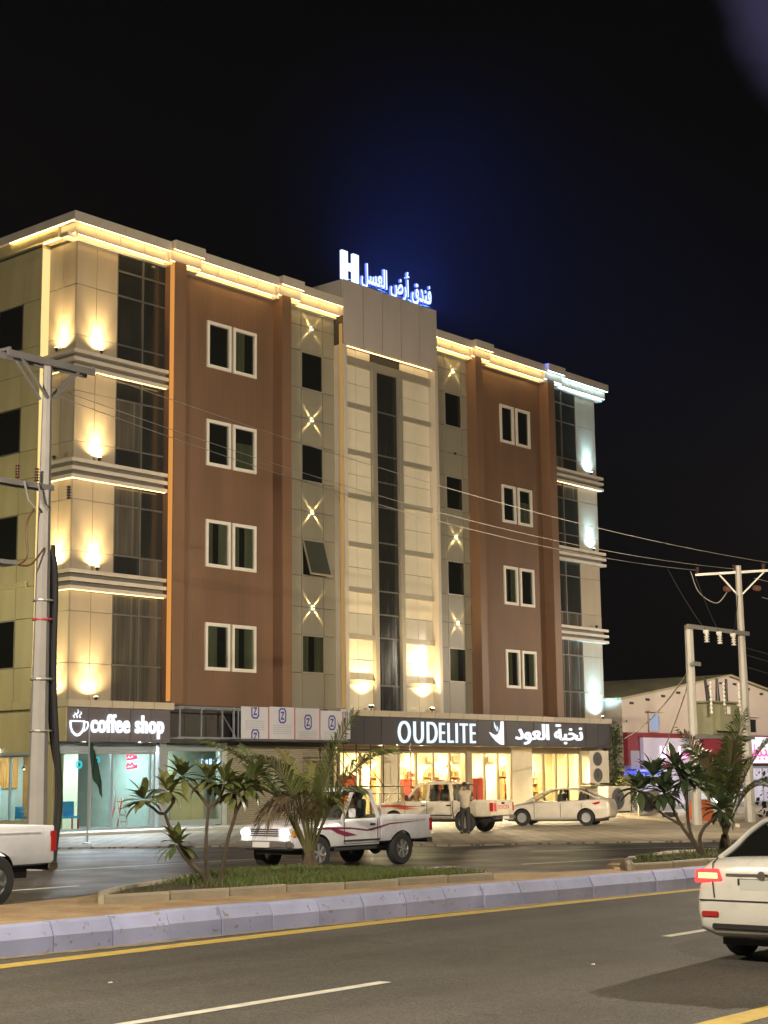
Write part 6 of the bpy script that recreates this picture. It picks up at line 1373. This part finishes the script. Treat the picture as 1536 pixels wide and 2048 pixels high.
V = [(-.28, .36, .93, .15), (-.27, .36, 1.12, .15), (-.24, .36, 1.28, .10), (-.22, .36, 1.37, .055), (-.19, .36, 1.46, .08), (-.18, .36, 1.55, .085), (-.19, .36, 1.60, .05), (-.22, .55, 1.24, .06), (-.02, .60, 1.06, .045), (.15, .48, 1.13, .035), (-.22, .17, 1.24, .06), (-.02, .13, 1.06, .045), (.15, .24, 1.13, .035), (.08, .46, .86, .08), (.30, .46, .70, .05), (.08, .26, .86, .08), (.30, .26, .70, .05)]
skin_body('body', (V, [(0, 1), (1, 2), (2, 3), (3, 4), (4, 5), (5, 6), (2, 7), (7, 8), (8, 9), (2, 10), (10, 11), (11, 12), (0, 13), (13, 14), (0, 15), (15, 16)]), M_skin, t)
skin_body('shirt', ([(-.28, .36, .90, .17), (-.27, .36, 1.12, .17), (-.24, .36, 1.29, .12), (-.22, .56, 1.24, .075), (-.08, .60, 1.12, .06), (-.22, .16, 1.24, .075), (-.08, .12, 1.12, .06)], [(0, 1), (1, 2), (2, 3), (3, 4), (2, 5), (5, 6)]), mat('dark shirt', (.03, .03, .04), .9), t)
MB().ball((-.205, .36, 1.56), (.095, .088, .085), 12, 8).build('hair', M_hair, t, local=True, smooth=True)

# ------------------------------------------------------------------ plants on the median
M_pl = [mat('plumeria leaf', (.16, .19, .06), .42, var=.2, vscale=6, spec=.5), mat('olive plumeria leaf', (.21, .22, .075), .45, var=.2, vscale=6), mat('dark plumeria leaf', (.10, .135, .045), .4, var=.2, vscale=6)]
M_pl2 = [mat('cool plumeria leaf', (.10, .14, .06), .42, var=.2, vscale=6), mat('cool dark plumeria leaf', (.065, .10, .045), .4, var=.2, vscale=6)]
M_bark = mat('grey brown bark', (.13, .10, .07), .85, var=.2, vscale=8, bump=.004, bscale=40)
LEAF = {}
def leaf_mesh(m, bend):
    k = (m.name, bend)
    if k in LEAF: return LEAF[k]
    mb = MB(); n = 7; W_ = [.008, .10, .165, .19, .175, .11, .0]; vs = []
    for i in range(n):
        s = i / (n - 1); z = .10 * math.sin(s * 1.9) * (1 - bend) - bend * s * s * .55; x = s * (1 - .12 * bend * s)
        w = W_[i] * .78
        vs += [(x, -w, z + w * .28), (x, 0, z), (x, w, z + w * .28)]
    fs = []
    for i in range(n - 1):
        for j in range(2): fs.append((3 * i + j, 3 * i + j + 1, 3 * i + 4 + j, 3 * i + 3 + j))
    mb.add(vs, fs); me = mb.data('leaf', m); me.shade_smooth(); LEAF[k] = me; return me
def rosette(t, c, d, n, ln, mats_, spread=1.0):
    c = Vector(c); d = Vector(d).normalized(); a = d.orthogonal().normalized(); b = d.cross(a); off = WL[t.name]; tw = random.random() * 6
    for k in range(n):
        an = tw + k * 2.399; el = R(random.uniform(-38, 62)) if k < n * .75 else R(random.uniform(50, 80))
        dr = (a * math.cos(an) + b * math.sin(an)) * math.cos(el) + d * math.sin(el); dr = (dr - Vector((0, 0, .12))).normalized()
        up_ = Vector((0, 0, 1)) - dr * dr.z
        up_ = up_.normalized() if up_.length > .1 else a
        y = up_.cross(dr).normalized(); L_ = ln * random.uniform(.72, 1.12)
        o = bpy.data.objects.new('leaf', leaf_mesh(random.choice(mats_), random.choice((.2, .4, .65)))); COL.objects.link(o); o.parent = t
        M = Matrix((dr, y, up_)).transposed().to_4x4(); o.matrix_local = Matrix.Translation(c + dr * .03 - off) @ M @ Matrix.Diagonal((L_, L_, L_, 1))
def plumeria(name, label, base, stems, ros, mats_, ln, r0=.04, nl=12):
    t = thing(name, label, 'tree', base, 0, None); mb = MB()
    for k, s in enumerate(stems):
        s2 = wavy(s, 4); n = len(s2); a = r0 if s[0][2] < .8 else r0 * .7
        MB().tube([tuple(p) for p in s2], [a * (1 - .38 * i / (n - 1)) for i in range(n)], 9).build('trunk' if s[0][2] < .62 else 'branch', M_bark, t, smooth=True)
    for c, d, n in ros: rosette(t, c, d, round(n * 2.0), ln, mats_)
    return t
plumeria('plumeria_tree', 'small plumeria tree with bare crooked stems at the left end of the median bed', (17.1, 18.2, .4),
    [[(17.16, 18.28, .36), (17.10, 18.31, .53), (16.98, 18.38, .66), (16.85, 18.46, .81), (16.76, 18.5, .95), (16.73, 18.52, 1.01)], [(17.03, 18.37, .60), (16.99, 18.45, .72), (16.86, 18.6, 1.02), (16.76, 18.7, 1.24), (16.67, 18.74, 1.49)],
     [(16.67, 18.74, 1.49), (16.60, 18.8, 1.50), (16.53, 18.84, 1.57), (16.42, 18.9, 1.65), (16.39, 18.9, 1.69)], [(16.67, 18.74, 1.49), (16.69, 18.6, 1.63), (16.64, 18.55, 1.73), (16.57, 18.56, 1.81)],
     [(17.19, 18.24, .38), (17.11, 18.26, .67), (17.04, 18.2, 1.12), (16.99, 18.1, 1.58)], [(16.99, 18.1, 1.58), (16.89, 18.25, 1.81), (16.79, 18.4, 1.98), (16.76, 18.45, 2.03)], [(16.99, 18.1, 1.58), (17.05, 17.95, 1.70), (17.06, 17.85, 1.84), (17.04, 17.8, 1.92)],
     [(17.26, 18.16, .39), (17.27, 18.06, .70), (17.27, 17.95, 1.12), (17.30, 17.83, 1.47), (17.26, 17.80, 1.76)], [(16.99, 18.1, 1.58), (16.99, 18.11, 1.77), (16.96, 18.09, 1.98)], [(17.30, 17.83, 1.47), (17.37, 17.75, 1.68), (17.42, 17.65, 1.87)], [(17.37, 17.75, 1.68), (17.5, 17.76, 1.85), (17.62, 17.75, 2.0)]],
    [((16.73, 18.52, 1.02), (-.1, -.1, .9), 13), ((16.38, 18.9, 1.70), (-.5, 0, .7), 13), ((16.56, 18.56, 1.83), (0, -.1, 1), 14), ((16.76, 18.45, 2.05), (-.1, 0, 1), 14), ((17.04, 17.8, 1.94), (.2, -.2, 1), 13), ((17.26, 17.8, 1.80), (0, -.2, 1), 14), ((16.96, 18.09, 2.0), (0, 0, 1), 12), ((17.42, 17.65, 1.9), (.4, -.1, .8), 14), ((17.62, 17.75, 2.02), (.3, 0, .8), 14)], M_pl, .385, .036)
plumeria('plumeria_tree', 'dark leafy plumeria on the median in front of the transformer posts', (27.7, 15.58, .4),
    [[(27.70, 15.58, .40), (27.56, 15.70, .66), (27.35, 15.85, 1.02), (27.20, 15.94, 1.36), (27.08, 16.01, 1.60)], [(27.72, 15.6, .40), (27.51, 15.72, .80), (27.41, 15.74, 1.17), (27.33, 15.69, 1.68), (27.30, 15.68, 1.88)],
     [(27.70, 15.55, .40), (27.59, 15.6, .73), (27.57, 15.5, .95), (27.66, 15.4, 1.08), (27.76, 15.25, 1.22)], [(27.35, 15.85, 1.02), (27.1, 16.1, 1.24), (26.85, 16.25, 1.48), (26.72, 16.35, 1.66)], [(27.35, 15.72, 1.50), (27.24, 15.75, 1.88), (27.14, 15.80, 2.10)], [(27.20, 15.94, 1.36), (27.03, 16.05, 1.70), (26.89, 16.14, 1.92)]],
    [((27.08, 16.0, 1.64), (-.2, -.2, .9), 20), ((27.30, 15.68, 1.92), (0, 0, 1), 16), ((27.78, 15.22, 1.30), (.2, -.3, .9), 22), ((26.70, 16.36, 1.70), (-.3, 0, .9), 18), ((27.12, 15.8, 2.14), (-.1, 0, 1), 16), ((26.88, 16.14, 1.96), (-.2, 0, 1), 16), ((27.6, 15.6, 1.75), (.2, 0, 1), 14)], M_pl2, .46, .04)

M_fr = [mat('palm leaflet', (.15, .185, .05), .45, spec=.5), mat('yellow palm leaflet', (.25, .235, .07), .5), mat('dry palm leaflet', (.17, .125, .07), .7), mat('dark palm leaflet', (.11, .145, .045), .45)]
M_rach = mat('palm rib', (.16, .15, .06), .5)
def frond(t, base, tip, arch, nl, ll, mi, name='frond', start=.3, droop=.35, bare=False):
    b, e = Vector(base), Vector(tip); c = (b + e) / 2 + Vector(arch); off = WL[t.name]
    P = lambda s: b * (1 - s) ** 2 + c * 2 * s * (1 - s) + e * s * s
    mb = MB(); n = 12; pts = [P(i / n) for i in range(n + 1)]
    mb.tube([tuple(p) for p in pts], [.026 * (1 - .86 * i / n) + .003 for i in range(n + 1)], 6, 1)
    if not bare:
        side0 = (e - b).cross(Vector((0, 0, 1))).normalized()
        for k in range(nl):
            s = start + (1 - start) * k / (nl - 1); p = P(s); d = (P(min(1, s + .02)) - P(s - .02)).normalized(); sd = side0 - d * side0.dot(d); sd.normalize(); up_ = sd.cross(d)
            if up_.z < 0: up_ = -up_
            for sg in (-1, 1):
                l = ll * (math.sin(math.pi * (.18 + .72 * s)) ** .6) * random.uniform(.82, 1.1); dr = (d * (.55 + .35 * s) + sd * sg * .75 + up_ * .18 + Vector((random.uniform(-.06, .06), random.uniform(-.06, .06), random.uniform(-.06, .06)))).normalized()
                q = p + dr * l * .55; f_ = p + dr * l + Vector((0, 0, -droop * l * random.uniform(.5, 1.2))); w = d * .016 * (1.3 - .5 * s)
                mb.add([p - w * .6, q - w, f_, q + w, p + w * .6], [(0, 1, 3, 4), (1, 2, 3)], 0)
    o = mb.build(name, [M_fr[mi], M_rach], t); return o
def young_palm(label, base, fronds, r=.14):
    t = thing('young_palm', label, 'palm', base, 0); b = Vector(base)
    MB().tube([tuple(b), tuple(b + Vector((0, 0, .18))), tuple(b + Vector((0, 0, .42)))], [r, r * .95, r * .5], 10).build('trunk', mat('fibrous palm trunk', (.10, .075, .045), .95, var=.3, vscale=9, bump=.01, bscale=30), t)
    for f in fronds: frond(t, *f[:3], nl=round(f[3] * 1.4), ll=f[4] * 1.35, mi=f[5], bare=(len(f) > 6 and f[6] == 'bare'), droop=f[7] if len(f) > 7 else .35)
b_ = (20.22, 19.0, .6)
young_palm('young coconut palm with arching fronds growing from the grass of the median bed', (20.22, 19.0, .36), [
    (b_, (20.47, 18.2, 3.06), (-.15, .1, .35), 34, .50, 0), (b_, (20.85, 17.7, 2.42), (-.15, .1, .85), 36, .55, 0), (b_, (20.60, 18.2, 1.75), (-.05, 0, .75), 28, .42, 0), (b_, (20.9, 19.8, 2.0), (0, 0, .8), 28, .5, 3),
    (b_, (19.72, 19.15, 2.40), (.1, 0, .3), 26, .42, 1), (b_, (18.80, 20.1, 2.62), (.35, 0, .75), 36, .50, 3), (b_, (19.3, 19.9, 1.75), (.25, 0, 1.0), 32, .55, 0), (b_, (19.55, 19.35, 1.30), (.15, .1, .9), 30, .48, 2, '', .7), (b_, (19.0, 19.2, 2.35), (.3, -.1, .8), 32, .5, 3),
    (b_, (19.6, 20.0, 2.5), (.1, .2, .5), 28, .5, 3), (b_, (20.35, 18.4, 1.5), (-.1, 0, .8), 24, .4, 1), (b_, (19.80, 19.1, 1.45), (.05, 0, .1), 10, .3, 2, 'bare'), (b_, (20.05, 18.8, 1.5), (.02, 0, .1), 10, .3, 2, 'bare'), (b_, (20.1, 18.75, 2.2), (0, 0, .3), 22, .34, 1), (b_, (19.2, 18.7, 1.6), (.3, 0, .9), 26, .45, 2, '', .8)])
b_ = (29.33, 16.0, .7)
young_palm('young palm with upright fronds behind the dark plumeria near the right picture edge', (29.33, 16.0, .36), [
    (b_, (29.23, 15.44, 3.15), (0, 0, .3), 36, .5, 3), (b_, (29.75, 15.0, 2.75), (-.1, .1, .5), 34, .5, 1), (b_, (28.55, 16.4, 2.80), (.2, 0, .4), 34, .5, 2), (b_, (28.75, 16.2, 2.35), (.2, 0, .7), 34, .55, 3), (b_, (29.8, 15.2, 1.7), (0, 0, .8), 30, .5, 3), (b_, (28.7, 16.3, 1.75), (.15, 0, .9), 32, .5, 3),
    (b_, (29.1, 15.6, 2.6), (0, 0, .4), 34, .5, 3), (b_, (29.6, 16.8, 2.5), (0, 0, .6), 28, .5, 3), (b_, (29.0, 15.7, 2.0), (.1, 0, .6), 28, .45, 0), (b_, (29.45, 15.5, 2.2), (0, 0, .5), 28, .5, 3)])
t = thing('flowering_bush', 'dense dark purple leaved bush behind the white car at the right edge', 'bush', (31.8, 16.0, .4))
leaf_cloud(900, [(31.2, 32.6, 15.4, 16.4, .7, 1.9), (31.4, 32.3, 15.5, 16.2, 1.2, 2.1)], .12, [mat('purple leaf', (.045, .03, .06), .5), mat('dark bush leaf', (.02, .035, .02), .5)], 'foliage', t); MB().tube([(31.8, 16.0, .38), (31.85, 15.95, 1.2)], [.04, .02], 7).build('stem', M_bark, t)
# scraps on the road
for x, y, lb in ((10.6, 12.7, 'tiny pale scrap of litter on the near lane below the lavender kerb'), (14.6, 9.6, 'tiny white pebble on the near lane right of the white dash')):
    tag(MB().ball((x, y, .012), (.03, .02, .012), 7, 5).build('litter', M_plate), lb, 'litter')

# ------------------------------------------------------------------ haze: thin even night air round everything
def haze():
    mb = MB().box(-160, 260, -160, 260, -1.1, 40); m = bpy.data.materials.new('night air'); m.use_nodes = True; nt = m.node_tree; nt.nodes.clear()
    out = nt.nodes.new('ShaderNodeOutputMaterial'); pv = nt.nodes.new('ShaderNodeVolumePrincipled'); pv.inputs['Color'].default_value = (.86, .88, .94, 1); pv.inputs['Density'].default_value = .0001; pv.inputs['Anisotropy'].default_value = 0
    nt.links.new(pv.outputs[0], out.inputs['Volume']); o = mb.build('haze', m); o['kind'] = 'stuff'
    return o
haze()
